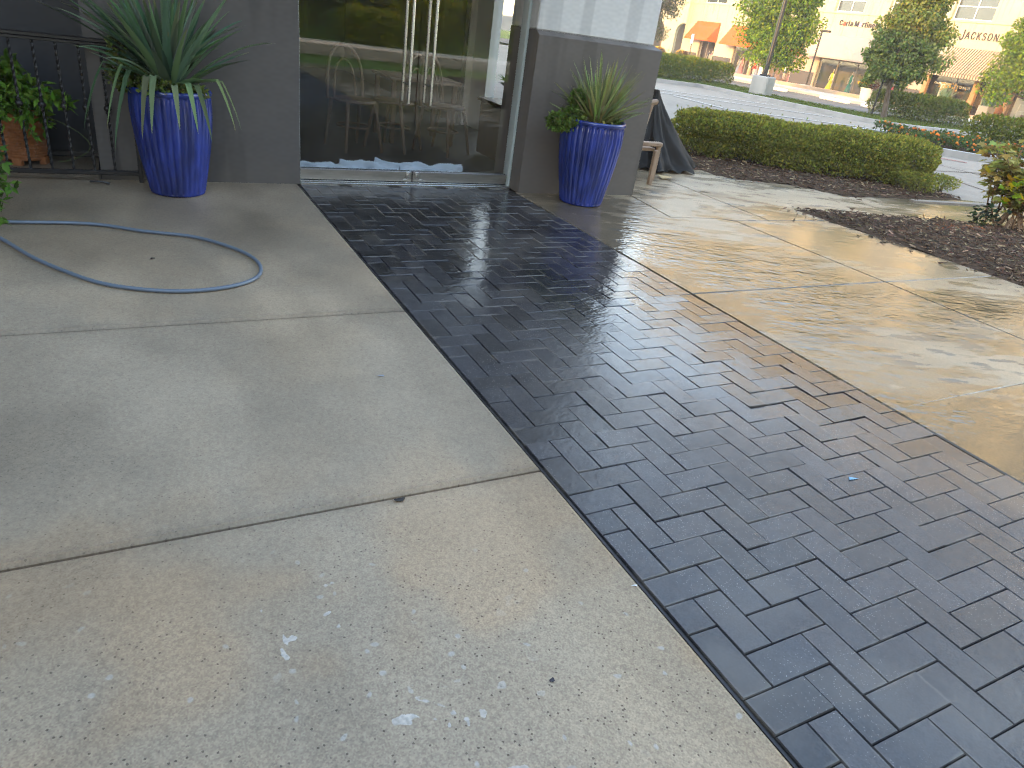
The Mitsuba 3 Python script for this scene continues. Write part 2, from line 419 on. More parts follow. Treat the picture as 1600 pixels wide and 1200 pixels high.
J = (-2.43, -3.80, -5.20, -6.60, -8.00, -9.5)
for x0, x1 in ((-4.6, -0.008), (-9.0, -4.6)):
    for y0, y1 in zip(J, (0.02,) + J[:-1]):
        y0, y1 = y0 + (.0035 if y0 == J[0] else 0), y1 - (.0035 if y1 == J[0] else 0)
        pave([(x0, y0), (x1, y0), (x1, y1), (x0, y1)], 'mat_dry_concrete')
W = 1.762
# right of the paving: wet slabs, with the crooked joint round the pillar
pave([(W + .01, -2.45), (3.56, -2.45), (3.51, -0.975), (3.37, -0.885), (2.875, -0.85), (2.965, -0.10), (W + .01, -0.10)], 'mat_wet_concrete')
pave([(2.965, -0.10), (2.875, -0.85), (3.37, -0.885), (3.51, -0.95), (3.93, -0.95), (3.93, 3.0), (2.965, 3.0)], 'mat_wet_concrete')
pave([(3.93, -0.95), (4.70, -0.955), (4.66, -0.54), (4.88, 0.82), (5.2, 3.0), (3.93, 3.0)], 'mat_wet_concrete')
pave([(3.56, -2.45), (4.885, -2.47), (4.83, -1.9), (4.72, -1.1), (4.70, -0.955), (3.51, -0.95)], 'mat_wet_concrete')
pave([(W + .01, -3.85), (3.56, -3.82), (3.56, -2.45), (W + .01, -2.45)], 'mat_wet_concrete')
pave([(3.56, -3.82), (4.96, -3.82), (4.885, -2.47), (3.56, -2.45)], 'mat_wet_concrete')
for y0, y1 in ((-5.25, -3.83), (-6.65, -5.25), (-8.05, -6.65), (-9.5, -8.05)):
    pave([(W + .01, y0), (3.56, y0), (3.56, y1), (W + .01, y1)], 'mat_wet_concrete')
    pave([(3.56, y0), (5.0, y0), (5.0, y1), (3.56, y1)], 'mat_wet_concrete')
# walkway that swings round between the two beds
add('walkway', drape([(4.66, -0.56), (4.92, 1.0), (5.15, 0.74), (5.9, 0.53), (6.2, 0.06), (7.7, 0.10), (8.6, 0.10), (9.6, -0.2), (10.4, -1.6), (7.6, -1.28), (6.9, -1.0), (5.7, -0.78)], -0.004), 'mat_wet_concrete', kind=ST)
add('kerb', [raised(Polygon([(7.25, -0.02), (9.5, -0.12), (10.2, -1.5), (10.0, -1.5), (9.3, -0.25), (7.25, -0.10)]), 0.012)], 'mat_lot', kind=ST)

# ------------------------------------------------------------------ herringbone paving
bsdf('mat_joint_sand', base_color=rgb(.04, .037, .033), roughness=.95)
add('brick_path', box(-0.002, W - .002, -9.5, 0.03, -0.13, -0.011), 'mat_joint_sand', kind=ST)
MX, MY, OFF = W / 18, 0.1, -0.056
fl = RNG.normal
cells, camR = [], np.array([np.cross(FWD, UP), -UP, FWD])


def pix(p):
    c = camR @ (np.asarray(p) - EYE)
    return (c[:2] / c[2] * 1094.98 + [800, 600], c[2])


def brick_mesh(x0, x1, y0, y1, r):
    g, b = 0.0005, 0.0022
    x0, x1, y0, y1 = x0 + g + r.uniform(0, .0008), x1 - g - r.uniform(0, .0009), y0 + g + r.uniform(0, .001), y1 - g - r.uniform(0, .001)
    h = r.normal(0, .0014)
    a = r.normal(0, .009, 2)
    lo = [(x0, y0), (x1, y0), (x1, y1), (x0, y1)]
    hi = [(x0 + b, y0 + b), (x1 - b, y0 + b), (x1 - b, y1 - b), (x0 + b, y1 - b)]
    cx, cy = (x0 + x1) / 2, (y0 + y1) / 2
    t = lambda x, y: h + a[0] * (x - cx) + a[1] * (y - cy)
    v = [(x, y, -0.06) for x, y in lo] + [(x, y, t(x, y) - 0.0035) for x, y in lo] + [(x, y, t(x, y)) for x, y in hi]
    f = [(8, 9, 10), (8, 10, 11)]
    for s in (0, 4):
        for k in range(4):
            m = (k + 1) % 4
            f += [(s + k, s + m, s + 4 + m), (s + k, s + 4 + m, s + 4 + k)]
    return trimesh.Trimesh(v, f, process=False)


rb = np.random.default_rng(3)
for ii in range(18):
    for jj in range(-1, 95):
        t = (ii + jj) % 4
        if t == 3:
            c = (ii, jj, 2, 1)
        elif t == 1:
            c = (ii, jj, 1, 2)
        elif t == 0 and ii == 0:
            c = (ii, jj, 1, 1)
        else:
            continue
        x0, x1 = c[0] * MX, min(c[0] + c[2], 18) * MX
        y1, y0 = OFF - c[1] * MY, OFF - (c[1] + c[3]) * MY
        y1 = min(y1, 0.012)
        if y1 - y0 < 0.02:
            continue
        cells.append((x0, x1, y0, y1))
info = []
for c in cells:
    ctr = ((c[0] + c[1]) / 2, (c[2] + c[3]) / 2, 0)
    (px, py), d = pix(ctr)
    vis = d > 0.2 and -60 < px < 1660 and -60 < py < 1270
    info.append((0 if vis else 1, d if vis else 1e9))
order = sorted(range(len(cells)), key=lambda k: info[k])
stuff = []
for r, k in enumerate(order):
    m = brick_mesh(*cells[k], rb)
    if r < 300:
        add('brick', m, 'mat_brick', parent='brick_path')
    else:
        stuff.append(m)
add('far_bricks', stuff, 'mat_brick', parent='brick_path', kind='stuff')
add('expansion_strip', box(-0.0105, -0.001, -9.4, 0.01, -0.05, -0.008), 'mat_iron', parent='brick_path')

# ------------------------------------------------------------------ mulch beds
def in_poly(poly, n, rng):
    x0, y0, x1, y1 = poly.bounds
    from shapely import contains_xy
    out = np.zeros((0, 2))
    while len(out) < n:
        p = rng.uniform((x0, y0), (x1, y1), (n * 2, 2))
        out = np.vstack([out, p[contains_xy(poly, p[:, 0], p[:, 1])]])
    return out[:n]


def mound(poly, h, k=0.35, step=0.09):
    """A low heap of soil over the polygon."""
    x0, y0, x1, y1 = poly.bounds
    xs, ys = np.arange(x0, x1 + step, step), np.arange(y0, y1 + step, step)
    from shapely import contains_xy, distance, points
    Xg, Yg = np.meshgrid(xs, ys, indexing='ij')
    inside = contains_xy(poly.buffer(step * 0.7), Xg.ravel(), Yg.ravel())
    d = distance(poly.exterior, points(Xg.ravel(), Yg.ravel())) * np.where(contains_xy(poly, Xg.ravel(), Yg.ravel()), 1, -0.3)
    P3 = np.column_stack([Xg.ravel(), Yg.ravel(), Xg.ravel() * 0])
    z = gz(Xg.ravel(), Yg.ravel()) + h * (1 - np.exp(-np.maximum(d, -0.05) / k)) + 0.03 * (meshkit.fbm(P3 * 6) - 0.5) * np.clip(d * 8, 0, 1)
    n = len(ys)
    i, j = np.meshgrid(np.arange(len(xs) - 1), np.arange(n - 1), indexing='ij')
    q = np.stack([i * n + j, (i + 1) * n + j, (i + 1) * n + j + 1, i * n + j + 1], -1).reshape(-1, 4)
    q = q[inside[q].all(1)]
    f = np.vstack([q[:, [0, 1, 2]], q[:, [0, 2, 3]]])
    m = trimesh.Trimesh(np.column_stack([P3[:, :2], z]), f)
    m.remove_unreferenced_vertices()
    return m


def chips(poly, n, h, rng, k=0.35, size=(0.022, 0.07), pale=0.10):
    p = in_poly(poly, n, rng)
    from shapely import distance, points
    d = distance(poly.exterior, points(p))
    z = gz(p[:, 0], p[:, 1]) + h * (1 - np.exp(-d / k)) + rng.uniform(0.0, 0.022, n)
    a = rng.uniform(0, 2 * np.pi, n)
    D = np.column_stack([np.cos(a), np.sin(a), rng.normal(0, .25, n)])
    L = rng.uniform(*size, n)
    S = unit(np.cross(D, [0, 0, 1.0]))
    w = L * rng.uniform(.12, .3, n)
    P0 = np.column_stack([p, z])
    U = np.array([0, 0, 1.0])
    t = np.minimum(w * .7, 0.012)[:, None]
    D = unit(D) * L[:, None] / 2
    S = S * w[:, None] / 2
    V = np.stack([P0 - D - S * .6, P0 - D + S, P0 + D + S * .5, P0 + D - S, P0 - D * .8 + U * t, P0 + D * .85 + U * t], 1)
    tri = [(0, 4, 1), (2, 5, 3), (1, 4, 5), (1, 5, 2), (3, 5, 4), (3, 4, 0)]
    F = (np.arange(n)[:, None, None] * 6 + np.array(tri)[None]).reshape(-1, 3)
    c = vary((0.092, 0.054, 0.031), n, rng, .5, .08)
    ps = rng.random(n) < pale
    c[ps] = vary((0.32, 0.23, 0.14), int(ps.sum()), rng, .3, .06)
    return trimesh.Trimesh(V.reshape(-1, 3), F, process=False), np.repeat(c, 6, axis=0)


rm = np.random.default_rng(11)
BED1 = Polygon([(4.67, -0.56), (4.73, -1.2), (4.84, -1.9), (4.90, -2.6), (4.98, -3.82), (5.02, -9.5), (12, -9.5), (12, -2.2), (9.4, -1.75), (7.6, -1.3), (6.9, -1.03), (5.72, -0.80)])
BED2 = Polygon([(4.75, 1.15), (5.13, .77), (5.9, .56), (6.18, .10), (6.9, .08), (7.73, .13), (8.55, .13), (8.45, .5), (9.3, 1.1), (9.3, 2.1), (5.4, 4.0), (4.8, 3.0)])
for poly, cnt, lbl in ((BED1, 15000, 0), (BED2, 9000, 1)):
    b = add('mulch_bed', mound(poly, 0.05), 'mat_earth', smooth=True, kind=ST)
    vis = poly.intersection(sbox(4, -4.2, 9.5, 4))
    m, c = chips(vis, cnt, 0.05, rm)
    add('mulch', m, 'mat_matte', color=c, parent=b, kind='stuff')
# a small patch of chips tinted brighter and orange red in the near bed
m, c = chips(Polygon([(5.5, -1.35), (6.2, -1.05), (6.75, -1.2), (6.7, -1.5), (6.1, -1.55)]), 420, 0.062, rm, pale=0.0)
add('orange_mulch', m, 'mat_matte', color=np.clip(c * [5.2, 2.6, 1.7], 0, .6), kind='stuff', label='drift of orange red wood chips on the dark mulch', category='mulch')
# ------------------------------------------------------------------ the shop with the glass doors
sb = thing('shop_building', 'dark grey shop front with glass doors and a half pale pillar', 'building')
add('wall', [box(-1.285, 0.004, 0.0, 0.30, 0.0, 6.0)], 'mat_dark_wall', parent=sb, label='dark grey wall left of the glass doors')
add('wall', [box(-9.0, -1.285, 0.68, 0.9, 0.0, 2.6), box(-9.0, -1.285, 0.0, 0.9, 2.6, 6.0), box(-6.2, -6.0, 0.1, 0.68, 0, 2.6), box(-1.285, -1.1, 0.30, 0.9, 0, 2.6)], 'mat_recess_wall', parent=sb, label='recessed darker wall behind the railing')  # unseen soffit and end wall are added to darken the recess
add('skirting', bevel_box(-6.0, -1.288, 0.655, 0.679, 0.003, 0.035, .004), 'mat_dark_wall', parent=sb)
add('wall', [box(0.004, 1.78, 0.02, 0.25, 2.38, 6.0), box(1.78, 2.90, 0.12, 0.36, 2.38, 6.0), box(-1.1, 0.004, 0.3, 0.4, 0, 6)], 'mat_dark_wall', parent=sb)
# pillar: dark base with a weathered top edge, pale rendered shaft above
x0, x1, y0, y1 = 1.783, 2.985, -0.138, 0.36
hull = trimesh.convex.convex_hull(np.array([(x0, y0, 0), (x1, y0, 0), (x1, y1, 0), (x0, y1, 0), (x0, y0, 1.214), (x1, y0, 1.214), (x1, y1, 1.214), (x0, y1, 1.214),
                                            (x0, y0 + .05, 1.246), (x1 - .062, y0 + .05, 1.246), (x1 - .062, y1, 1.246), (x0, y1, 1.246)]))
add('pillar_base', hull, 'mat_pillar', parent=sb, label='dark grey base of the pillar right of the doors')
add('pillar_shaft', bevel_box(x0 + .002, x1 - .064, y0 + .052, y1 - .002, 1.246, 6.0, .008), 'mat_white_wall', parent=sb, label='pale rendered upper half of the pillar')
add('canopy', [box(-9.0, 1.55, -1.75, -.002, 2.95, 3.2)], 'mat_dark_wall', parent=sb)
add('roof', [box(-30, 2.93, 0.0, 9.0, 6.0, 6.12)], 'mat_white_wall', parent=sb)
add('shade_block', [box(-30, -7.0, -13.0, 34.0, -0.2, 5.75)], 'mat_dark_wall', parent=sb)  # unseen mass added to shade the near ground; its form is assumed
# side windows, with white posts; solid wall farther back
wl = [box(2.72, 2.90, 3.3, 9.0, -0.05, 6.0), box(-9, 2.90, 8.9, 9.1, -0.2, 6.0), box(2.72, 2.90, 0.36, 3.3, 2.6, 6.0)]
add('side_wall', wl, 'mat_white_wall', parent=sb)
m, c = colored([box(2.80, 2.92, 2.86, 3.3, -0.02, 2.6), box(2.83, 2.89, 1.5, 1.54, 0, 2.6), box(2.83, 2.89, .36, .39, 0, 2.6), box(2.83, 2.89, .39, 2.86, 0, .05)], [(.62, .62, .58)] * 4)
add('window_post', m, 'mat_matte', color=c, parent=sb)
for a, b in ((.395, 1.495), (1.545, 2.855)):
    v = np.array([(2.86, a, .055), (2.86, b, .055), (2.86, b, 2.59), (2.86, a, 2.59)])
    add('window_pane', (v, np.array([[0, 1, 2, 3]])), 'mat_clear_glass', parent=sb)
# interior shell
m, c = colored([box(-4.1, -4.0, 0.4, 8.9, 0, 2.9), box(-4, 2.72, 8.75, 8.85, 0, 2.9), box(-4.1, 2.72, 0.3, 8.9, 2.9, 3.0), box(2.66, 2.71, 3.3, 8.9, 0, 2.9)], [(.06, .05, .04), (.07, .055, .04), (.12, .11, .10), (.09, .075, .06)])
add('inner_wall', m, 'mat_matte', color=c, parent=sb)
add('shop_floor', box(-4.1, 2.82, 0.17, 8.9, -0.12, -0.002), 'mat_floor', kind=ST)
# threshold and doors
add('threshold', [bevel_box(0.006, 1.781, 0.004, 0.169, -0.01, 0.014, .004), bevel_box(0.006, 1.781, 0.05, 0.12, 0.014, 0.019, .002)], 'mat_steel', parent=sb)
add('door_jamb', [bevel_box(1.757, 1.782, 0.03, 0.13, 0.014, 2.38, .003)], 'mat_jamb', parent=sb)
add('door_jamb', [bevel_box(0.005, 0.012, 0.03, 0.13, 0.014, 2.38, .002)], 'mat_jamb', parent=sb)
bsdf('mat_jamb', base_color=rgb(.36, .40, .38), roughness=.35, specular=.5)
for s, (a, b) in enumerate(((0.014, 0.897), (0.905, 1.755))):
    d = key_of(f'{sb}__glass_door')
    v = np.array([(a, .078, .09), (b, .078, .09), (b, .078, 2.28), (a, .078, 2.28)])
    scene[d] = mikit.ply((v, np.array([[0, 1, 2, 3]])), 'mat_glass')
    lab(d, label=('left', 'right')[s] + ' leaf of the glass doors')
    add('bottom_rail', bevel_box(a, b, .050, .106, .024, .106, .004), 'mat_brushed', parent=d)
    add('top_rail', bevel_box(a, b, .052, .104, 2.25, 2.36, .004), 'mat_brushed', parent=d)
    hx = (0.815, 0.993)[s]
    for yy in (.004, .152):
        add('pull_handle', tube([(hx, yy, .622), (hx, yy, 1.2), (hx, yy, 1.85)], .0125, 14), 'mat_steel', smooth=40, parent=d)
    add('handle_bolt', [tube([(hx, .004, z), (hx, .152, z)], .007, 10) for z in (.755, 1.7)], 'mat_iron', smooth=40, parent=d)
    lx = (b - .035) if s == 0 else (a + .035)
    lk = [bevel_box(lx - .022, lx + .022, .036, .050, .055, .108, .004), tube([(lx, .04, .078), (lx, .028, .078)], .013, 14)]
    ang = np.linspace(.2, 4.6, 14)
    sg = -1 if s == 0 else 1
    lk.append(tube([(lx + sg * (.026 + .016 * np.cos(t)), .034, .034 + .016 * np.sin(t)) for t in ang], .0035, 8))
    add('lock', lk, 'mat_steel', smooth=40, parent=d)

# ------------------------------------------------------------------ things inside, behind the glass
def bistro_chair(x, y, rz, label):
    t = thing('wooden_chair', label, 'chair', 'chairs behind the glass doors')
    put = lambda m: moved(m, x, y, 0, rz)
    add('seat', put(moved(revolve([(.0, .425), (.19, .425), (.2, .435), (.19, .452), (0, .455)], 28), 0, 0)), 'mat_wood', smooth=40, parent=t)
    for sx, sy in ((-.16, -.15), (.16, -.15)):
        add('leg', put(tube(spline([(sx * .85, sy * .8, .43), (sx * 1.05, sy * 1.1, .2), (sx * 1.2, sy * 1.3, 0)], 10), np.linspace(.019, .013, 10), 8)), 'mat_wood', smooth=40, parent=t)
    for sx in (-.15, .15):
        add('leg', put(tube(spline([(sx, .16, .43), (sx * 1.08, .2, .2), (sx * 1.15, .24, 0)], 10), np.linspace(.019, .013, 10), 8)), 'mat_wood', smooth=40, parent=t)
    a = np.linspace(0, np.pi, 26)
    hoop = [(.185 * np.cos(q), .17 + .06 * np.sin(q), .42 + .46 * np.sin(q) ** .6) for q in a]
    add('backrest', [put(tube(hoop, .015, 8)), put(tube([(.11 * np.cos(q), .175 + .04 * np.sin(q), .43 + .33 * np.sin(q) ** .7) for q in a], .01, 8))], 'mat_wood', smooth=40, parent=t)
    add('stretcher', put(tube([(.15 * np.cos(q), .01 + .15 * np.sin(q), .21) for q in np.linspace(0, 2 * np.pi, 24)], .009, 6)), 'mat_wood', smooth=40, parent=t)


bistro_chair(.80, 1.42, .25, 'brown wooden chair behind the left glass door')
bistro_chair(1.22, 1.55, -2.4, 'brown wooden chair behind the middle of the two glass doors')
bistro_chair(1.72, 1.45, .6, 'brown wooden chair behind the right glass door beside the table')
t = thing('small_table', 'small wooden table standing among the chairs behind the glass', 'table')
add('table_top', bevel_box(1.25, 2.0, 1.75, 2.4, .60, .635, .006), 'mat_wood', parent=t)
for x, y in ((1.3, 1.8), (1.95, 1.8), (1.3, 2.35), (1.95, 2.35)):
    add('leg', bevel_box(x - .022, x + .022, y - .022, y + .022, 0, .6, .004), 'mat_wood', parent=t)
t = thing('wooden_cabinet', 'dark brown wooden cabinet just inside the right glass door', 'cabinet')
add('carcass', bevel_box(2.12, 2.58, .95, 1.5, 0.02, .52, .006), 'mat_wood', parent=t)
add('top', bevel_box(2.09, 2.61, .92, 1.53, .52, .55, .006), 'mat_wood', parent=t)
for k in range(2):
    d = key_of(f'{t}__door')
    scene[d] = mikit.ply(bevel_box(2.135 + .22 * k, 2.345 + .22 * k, .935, .949, .06, .49, .004), 'mat_wood')
t = thing('clay_pot', 'small red brown clay pot on the cabinet inside the doors', 'pot')
add('body', moved(revolve([(0, 0), (.055, 0), (.075, .11), (.082, .115), (.08, .13), (.066, .13), (.06, .09), (0, .09)], 24), 2.24, 1.05, .55), 'mat_terracotta', smooth=40, parent=t)
rp = np.random.default_rng(21)
k = 26
az = rp.uniform(0, 2 * np.pi, k)
m, c = leaf_mesh(np.array([2.24, 1.05, .66]) + np.column_stack([np.cos(az), np.sin(az), rp.uniform(0, 1.8, k)]) * .05, np.column_stack([np.cos(az), np.sin(az), rp.uniform(.1, 1.4, k)]), [0, 0, 1.0] + rp.normal(0, .2, (k, 3)), rp.uniform(.09, .16, k), .065, vary((.05, .09, .03), k, rp))
add('leafy_plant', m, 'mat_leaf', color=c, label='green leafy plant growing in the clay pot behind the glass', category='plant')


def towel(pts, w, label, seed):
    """A crumpled cloth lying along a line on the floor."""
    r = np.random.default_rng(seed)
    c = spline(np.column_stack([np.array(pts), np.zeros(len(pts))]), 46)
    tang = unit(np.gradient(c, axis=0))
    S = np.column_stack([-tang[:, 1], tang[:, 0], np.zeros(46)])
    u = np.linspace(-1, 1, 16)
    V = []
    for k in range(46):
        for q in u:
            p = c[k] + S[k] * q * w * (.75 + .35 * np.sin(k * .33 + seed))
            z = .012 + .048 * (1 - q * q) ** .8 * (.1 + 1.5 * meshkit.fbm(np.array([k * .11 + seed, q * 1.4, 0.0]))) + .022 * np.sin(q * 7 + k * .21 + seed) * (1 - q * q)
            V.append((*p[:2], max(z, .004)))
    i, j = np.meshgrid(np.arange(45), np.arange(15), indexing='ij')
    f = np.stack([i * 16 + j, (i + 1) * 16 + j, (i + 1) * 16 + j + 1, i * 16 + j + 1], -1).reshape(-1, 4)
    add('towel', (np.array(V), f), 'mat_cloth', smooth=True, label=label, category='towel', group='towels on the floor behind the doors')


bsdf('mat_cloth', base_color=rgb(.55, .64, .72), roughness=.9, sheen=.4)
towel([(0.03, .46), (.25, .47), (.5, .44)], .10, 'pale blue towel lying flat at the left end of the row inside the doors', 2)
towel([(.46, .62), (.66, .55), (.92, .42)], .085, 'crumpled pale blue towel in the middle of the row inside the doors', 5)
towel([(.80, .70), (1.0, .56), (1.25, .54), (1.55, .55)], .085, 'long twisted pale blue towel at the right end of the row inside the doors', 9)
t = thing('wall_lamp', 'grey bell shaped wall lamp outside the side window seen through the right door', 'lamp')
add('arm', tube(spline([(2.93, .55, 1.50), (3.1, .62, 1.53), (3.2, .75, 1.47)], 12), .02, 10), 'mat_iron', smooth=40, parent=t)
lp = revolve([(.0, .06), (.05, .055), (.075, .0), (.12, -.09), (.125, -.1), (.11, -.09), (.06, .0), (0, .04)], 28)
lp.apply_transform(trimesh.transformations.rotation_matrix(.6, [1, 0, 0]))
add('shade', moved(lp, 3.22, .82, 1.45), 'mat_iron', smooth=40, parent=t)

# ------------------------------------------------------------------ railing
t = thing('iron_railing', 'low black wrought iron railing with twisted bars in front of the recess', 'railing')
add('top_rail', [bevel_box(-3.6, -1.066, -.082, -.038, .822, .838, .003), bevel_box(-3.6, -1.066, -.075, -.045, .838, .862, .005)], 'mat_iron', parent=t)
add('bottom_rail', bevel_box(-3.6, -1.066, -.075, -.045, .046, .074, .004), 'mat_iron', parent=t)
add('post', bevel_box(-1.066, -1.040, -.073, -.047, 0.0, .866, .003), 'mat_iron', parent=t)
zz = np.linspace(.074, .822, 90)
a = zz * 40
ring = []
for s in range(4):
    ring.append(np.stack([.0088 * np.cos(a + s * np.pi / 2), .0088 * np.sin(a + s * np.pi / 2), zz], 1))
vv = np.stack(ring, 1).reshape(-1, 3)
i, j = np.meshgrid(np.arange(89), np.arange(4), indexing='ij')
ff = np.stack([i * 4 + j, i * 4 + (j + 1) % 4, (i + 1) * 4 + (j + 1) % 4, (i + 1) * 4 + j], -1).reshape(-1, 4)
bar = trimesh.Trimesh(vv, np.vstack([ff[:, [0, 1, 2]], ff[:, [0, 2, 3]]]), process=False)
knuckle = revolve([(.006, .425), (.013, .43), (.013, .437), (.009, .441), (.019, .449), (.0225, .460), (.019, .471), (.009, .479), (.013, .483), (.013, .49), (.006, .495)], 18)
for k in range(20):
    x = -1.2 - .1165 * k
    b = add('baluster', moved(bar, x, -.06, 0, k * .7), 'mat_iron', parent=t)
    add('knuckle', moved(knuckle, x, -.06), 'mat_iron', smooth=40, parent=b)
pave([(-9.0, .024), (-1.29, .024), (-1.29, .675), (-9.0, .675)], 'mat_dry_concrete')
add('fallen_twig', tube(spline([(-1.352, -.112, .012), (-1.30, -.13, .018), (-1.24, -.148, .01)], 8), .006, 6), 'mat_iron', label='short dark twig on the concrete below the railing', category='twig')

# ------------------------------------------------------------------ pots
POT = [(0, 0.012), (.12, .012), (.150, .0), (.163, .006), (.170, .03), (.186, .12), (.205, .22), (.222, .33), (.233, .43), (.238, .50), (.238, .56), (.234, .61), (.240, .622), (.242, .634), (.236, .645), (.222, .645), (.214, .632), (.208, .57), (0, .57)]


def densify(pr, k):
    p = np.array(pr)
    out = [p[0]]
    for a, b in zip(p[:-1], p[1:]):
        out += [a + (b - a) * q for q in np.linspace(0, 1, k + 1)[1:]]
    return out


def glazed_pot(x, y, rz, label, wide=1.0, tall=1.0):
    S = np.diag([wide, wide, tall, 1.0])
    t = thing('glazed_pot', label, 'plant pot', 'blue glazed pots beside the doors')
    b = revolve(densify(POT[:-1], 3), 240, flute=30, depth=.05, z0=.02, z1=.612)
    b.apply_transform(S)
    add('body', moved(b, x, y, 0, rz), 'mat_glaze', smooth=True, parent=t)
    add('soil', moved(revolve([(0, .585 * tall), (.12 * wide, .582 * tall), (.207 * wide, .57 * tall)], 32), x, y), 'mat_earth', smooth=True, parent=t)


P1, P2 = np.array([-.845, -.285, .0]), np.array([2.245, -.40, 0])
glazed_pot(*P1[:2], 0, 'deep blue ribbed pot left of the doors, in front of the dark wall')
glazed_pot(*P2[:2], .1, 'blue ribbed pot right of the doors, in front of the pillar', 1.08, 1.04)


def blade(root, az, el, length, width, droop, col, rng, seg=9, twist=0.0, kink=None):
    """One sword-shaped leaf that arcs over: a V-folded ribbon."""
    d = np.array([math.cos(az) * math.cos(el), math.sin(az) * math.cos(el), math.sin(el)])
    p, pts, dirs = np.array(root, float), [], []
    for k in range(seg + 1):
        pts.append(p.copy())
        dirs.append(d.copy())
        d = d + np.array([0, 0, -droop / seg * (0.4 + 1.6 * k / seg)])
        if kink and k == int(kink * seg):
            d = np.array([d[0] * .45, d[1] * .45, -.9])
        d /= np.linalg.norm(d)
        p = p + d * length / seg
    pts, dirs = np.array(pts), np.array(dirs)
    side = np.array([-math.sin(az), math.cos(az), 0]) * math.cos(twist) + np.array([0, 0, 1]) * math.sin(twist)
    s = np.linspace(0, 1, seg + 1)
    w = width * np.where(s < .25, .65 + 1.4 * s, 1.0) * np.clip((1 - s) / .62, 0, 1) ** .75 + .0004
    nrm = unit(np.cross(dirs, side))
    V = np.stack([pts + side * w[:, None] / 2 + nrm * w[:, None] * .16, pts - nrm * w[:, None] * .05, pts - side * w[:, None] / 2 + nrm * w[:, None] * .16], 1).reshape(-1, 3)
    F = []
    for k in range(seg):
        a = 3 * k
        F += [(a, a + 1, a + 4), (a, a + 4, a + 3), (a + 1, a + 2, a + 5), (a + 1, a + 5, a + 4)]
    c = np.asarray(col)[None] * (1 + .1 * rng.normal())
    tip = np.array([.30, .24, .10])
    cc = np.repeat(c, 3 * (seg + 1), axis=0)
    tk = np.repeat(np.clip((s - (.86 + .12 * rng.random())) / .1, 0, 1) * (rng.random() < .55), 3)[:, None]
    return trimesh.Trimesh(V, F, process=False), (cc * (1 - tk) + tip * tk).clip(.01, .8)


def yucca(center, n, lens, width, rng, label, col, el_lo, droop, drooping):
    key = thing('yucca_plant', label, 'plant')
    bl = []
    for k in range(n):
        az = rng.uniform(0, 2 * np.pi)
        el = rng.uniform(el_lo, 1.45)
        L = rng.uniform(*lens)
        bl.append(blade(center + [.025 * math.cos(az), .025 * math.sin(az), rng.uniform(-.03, .09)], az, el, L, width * rng.uniform(.75, 1.15), droop * rng.uniform(.3, 1.3) * (1.3 - el / 1.6), vary(col, 1, rng, .22, .12)[0], rng, twist=rng.normal(0, .3)))
    for az, el, L, kk in drooping:
        bl.append(blade(center + [.02 * math.cos(az), .02 * math.sin(az), .02], az, el, L, width * .85, .9, vary(np.array(col) * [1.3, 1.2, 1.0], 1, rng, .2, .1)[0], rng, seg=14, kink=kk))
    m, c = cat_leaves(bl)
    add('sword_leaves', m, 'mat_blade', smooth=True, color=c, parent=key)
    add('stem', tube([center - [0, 0, .1], center - [0, 0, .02], center + [0, 0, .08]], [.035, .04, .015], 10), 'mat_wood', smooth=40, parent=key)
    return key


r1 = np.random.default_rng(5)
f = -math.pi / 2
yucca(P1 + [.0, 0, .62], 112, (.40, .78), .05, r1, 'tall blue green sword leaved plant in the left blue pot', (.13, .20, .115), .62, .6,
      [(f - .95, .5, .74, .42), (f - .5, .45, .62, .46), (f - .38, .5, .58, .48), (f + .3, .4, .56, .5), (f + .55, .35, .58, .48), (f + .95, .45, .62, .5), (f - 1.3, .4, .74, .5), (f + 1.25, .4, .60, .55), (f + .05, .35, .50, .55), (f - 1.5, .5, .70, .5), (f - 1.15, .55, .66, .46)])
r2 = np.random.default_rng(6)
yucca(P2 + [.03, 0, .60], 240, (.30, .52), .024, r2, 'bushy narrow leaved yellow green plant in the right blue pot', (.27, .30, .115), .42, .25,
      [(f - .7, .6, .42, .35), (f - .1, .6, .36, .3), (f + .9, .6, .40, .35), (f + .5, .5, .34, .4)])


def bush_of(name, label, centers, n, L, W, col, rng, parent=None, mat='mat_leaf', up=.3, **info):
    """Leaves scattered through balls (centre, radii) facing outwards."""
    ps, ds, ns = [], [], []
    for (cx, cy, cz, rx, ry, rz), w in centers:
        k = int(n * w)
        d = unit(rng.normal(size=(k, 3)))
        r = rng.uniform(.35, 1.0, k)[:, None] ** .6
        ps.append(np.array([cx, cy, cz]) + d * r * [rx, ry, rz])
        ds.append(d + rng.normal(0, .6, (k, 3)) + [0, 0, -.1])
        ns.append(d * .5 + rng.normal(0, .5, (k, 3)) + [0, 0, up + .4])
    P, D, N = np.vstack(ps), np.vstack(ds), np.vstack(ns)
    return leaf_mesh(P, D, N, rng.uniform(*L, len(P)), rng.uniform(*W, len(P)), vary(col, len(P), rng, .3, .12))


def stems(roots, tips, r, rng, sag=.05):
    out = []
    for a, b in zip(roots, tips):
        a, b = np.array(a, float), np.array(b, float)
        mid = (a + b) / 2 + rng.normal(0, .03, 3) + [0, 0, sag]
        out.append(tube(spline([a, mid, b], 8), np.linspace(r, r * .5, 8), 5))
    return out


